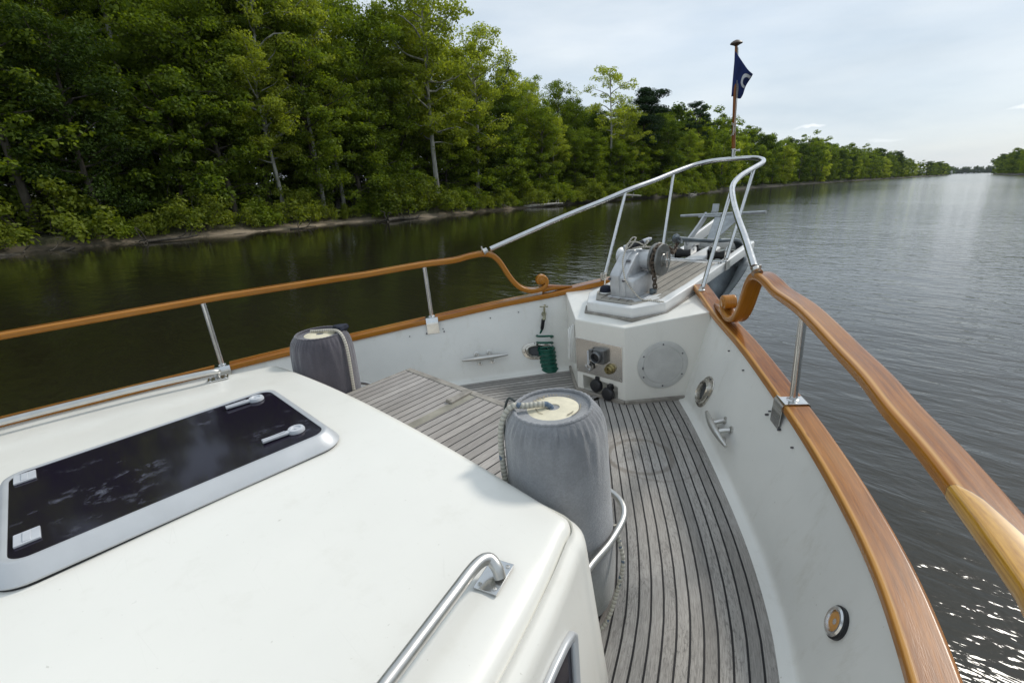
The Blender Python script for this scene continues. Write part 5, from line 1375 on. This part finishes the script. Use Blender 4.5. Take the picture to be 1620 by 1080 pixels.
# distant left bank, right bank
for j in range(20):
    y = 650+21*j
    place(('far', j % 4), 'distant_tree', bl(y)-rnd.uniform(3, 10), y, .4, rnd.uniform(.75, 1.0), rnd.uniform(0, 6), 'small hazy %s tree far down the left bank before the white house' % TC[j % 4], 'tree', 'distant trees of the left bank', 1.3)
for j in range(42):
    y = 900-22*j; 
    place(('far', [0, 1, 3][j % 3]), 'far_shore_tree', br(y)+rnd.uniform(4, 9), y+rnd.uniform(-4, 4), .4, rnd.uniform(.95, 1.2), rnd.uniform(0, 6), '%s tree in the row along the right-hand river bank%s' % (TC[[0, 1, 3][j % 3]], ', at its far tip' if j < 8 else ''), 'tree', 'trees of the right bank', 1.15)
# dense thicket and saplings filling the floor of the wood
rng = np.random.default_rng(7); Q = []
for k in range(2300):
    y = rng.uniform(-60, 330) if k % 3 else rng.uniform(-30, 130); d = rng.uniform(5, 50); z = rng.random()**1.2*(3.6+d*.14)
    Q.append(leaves(V3(bl(y)-d, y, 1.0+z), 26, 1.3, .42, rng, .8))
ug = bpy.data.objects.new('undergrowth', mesh_from_quads('undergrowth', np.concatenate(Q), LD)); COL.objects.link(ug); tag(ug, kind='stuff')
# the far-off wood closing the river
rng = np.random.default_rng(99); Q = []
def farline(xa, ya, xb, yb, n, h):
    for k in range(n):
        t = rng.random(); x = xa+(xb-xa)*t; y = ya+(yb-ya)*t; hh_ = h*(.7+.35*math.sin(t*40)+.3*rng.random()); z = hh_*rng.random()**.7
        Q.append(leaves(V3(x+rng.normal()*4, y+rng.normal()*4, z), 10, 3.4, 3.2, rng, .8))
farline(-55, 1100, -66, 1430, 600, 13); farline(-72, 1560, -92, 2450, 1100, 15); farline(-130, 2450, 80, 2500, 1500, 19); farline(28, 1000, 45, 2450, 1300, 16); farline(12, 920, 28, 1000, 150, 19)
fw = bpy.data.objects.new('far_woods', mesh_from_quads('far_woods', np.concatenate(Q), LD)); COL.objects.link(fw); tag(fw, kind='stuff')

# driftwood and fallen trees along the edge
DRIFT = bark('bleached_driftwood', (.20, .18, .15), (.42, .40, .35), 1.5); DRIFTD = bark('wet_dark_driftwood', (.02, .017, .013), (.07, .06, .045), 2)
def log(x, y, L_, ang, r, mat, label, roots=0, branches=2, seed=1, z=.12, pitch=.03):
    rng = np.random.default_rng(seed); g = empty('fallen_log'); g.location = (x, y, z); g.rotation_euler = (0, 0, ang); tag(g, label, 'log')
    mb = MB(); limb(mb, (-L_/2, 0, 0), (L_/2, 0, pitch*L_), r, r*.45, rng, .05, 8, 10)
    mb.build('trunk', mat, g, angle=80)
    for k in range(branches):
        mb = MB(); a = V3(L_*(-.2+.6*rng.random()), 0, .05); limb(mb, a, a+V3(.5, rng.normal()*.8, .4+.6*rng.random()), r*.3, .02, rng, .15, 4, 6); mb.build('branch_stub', mat, g, angle=80)
    mb = MB()
    for k in range(roots):
        an = 2*PI*k/roots; limb(mb, (-L_/2, 0, 0), (-L_/2-.3-.4*rng.random(), 1.1*math.cos(an)*(.6+.5*rng.random()), 1.1*math.sin(an)*(.6+.5*rng.random())), r*.45, .025, rng, .25, 5, 6)
    if roots: mb.build('roots', mat, g, angle=80)
log(bl(30)+1.4, 30.5, 5.5, 1.9, .20, DRIFTD, 'dark waterlogged log with snags lying off the bank below the big sycamore', 5, 3, 2, .1)
log(bl(58)+.9, 57, 7.5, 1.25, .22, DRIFT, 'long bleached log lying at the shrub tip beyond the sandy strip', 0, 3, 3)
log(bl(82)+1.2, 80, 9, 1.2, .34, DRIFT, 'pale fallen trunk seen between the bow rail posts', 9, 1, 4, .35)
log(bl(8)+1.0, 9.5, 3.2, 1.7, .12, DRIFTD, 'short dark snag stuck in the mud at the left end of the sand', 6, 3, 5, .1)
log(bl(1)+1.3, 2.0, 4.0, 1.5, .14, DRIFTD, 'dark branch half sunk in the shallows at the far left', 4, 2, 6, .05)
log(bl(19)+1.0, 19.5, 2.2, 1.4, .08, DRIFTD, 'thin black branch poking out of the water by the sandy strip', 0, 4, 7, .05)
log(bl(112)+1.0, 112, 8, 1.7, .2, DRIFT, 'grey driftwood tangle under the trees right of the pale fallen trunk', 7, 4, 8, .2)

# white house and moored boats far down the river
WP = Mat('white_house_paint', (.75, .75, .73), .6); RF = Mat('grey_roof', (.30, .30, .31), .8); DKW = Mat('dark_window', (.03, .035, .04), .2)
hs_ = empty('riverside_house'); hs_.location = (-.0415*1500, 1500, 1.2); tag(hs_, 'tiny white house with grey roof on the far left shore', 'house')
mb = MB(); box(mb, (0, 0, 2.2), (15, 9, 4.4)); mb.build('wall', WP, hs_, smooth=False)
mb = MB(); mb.add([(-8, -5, 4.4), (8, -5, 4.4), (8, 5, 4.4), (-8, 5, 4.4), (-6, 0, 7.4), (6, 0, 7.4)], [(0, 1, 5, 4), (2, 3, 4, 5), (1, 2, 5), (3, 0, 4), (0, 3, 2, 1)]); mb.build('roof', RF, hs_, smooth=False)
for k in range(4):
    mb = MB(); box(mb, (-5.2+3.5*k, -4.52, 2.2), (1.4, .06, 1.6)); mb.build('window', DKW, hs_, smooth=False)
def mboat(x, y, L_, label):
    g = empty('moored_boat'); g.location = (x, y, 0); g.rotation_euler = (0, 0, .5); tag(g, label, 'boat')
    mb = MB(); hull_ = [(-L_/2, -1.2), (L_*.25, -1.2), (L_/2, 0), (L_*.25, 1.2), (-L_/2, 1.2)]; prism(mb, [(a*.92, b*.8) for a, b in hull_], -.3, 1.2, hull_); mb.build('hull', WP, g, smooth=False)
    mb = MB(); prism(mb, [(-L_*.3, -.9), (L_*.15, -.9), (L_*.15, .9), (-L_*.3, .9)], 1.2, 2.9, [(-L_*.27, -.8), (L_*.08, -.8), (L_*.08, .8), (-L_*.27, .8)]); mb.build('cabin', WP, g, smooth=False)
    mb = MB(); box(mb, (-L_*.1, -.93, 2.2), (L_*.3, .06, .6)); mb.build('window', DKW, g, smooth=False)
mboat(-.0215*1700, 1700, 8, 'leftmost tiny white boat moored before the distant woods'); mboat(-.0150*1700, 1700, 13, 'largest tiny white cruiser moored before the distant woods'); mboat(-.0100*1750, 1750, 7, 'rightmost tiny white boat moored before the distant woods')

# pale summer air over the river
hz_ = bpy.data.materials.new('haze'); hz_.use_nodes = True; ht = hz_.node_tree; ht.nodes.clear()
ho = ht.nodes.new('ShaderNodeOutputMaterial'); hv = ht.nodes.new('ShaderNodeVolumePrincipled'); hv.inputs['Color'].default_value = (.80, .88, .95, 1); hv.inputs['Density'].default_value = .00004; hv.inputs['Anisotropy'].default_value = .2
ht.links.new(hv.outputs[0], ho.inputs['Volume'])
mb = MB(); box(mb, (0, 1500, 18), (1000, 4200, 44)); haze = mb.build('haze', None, smooth=False); haze.data.materials.append(hz_); tag(haze, kind='stuff')
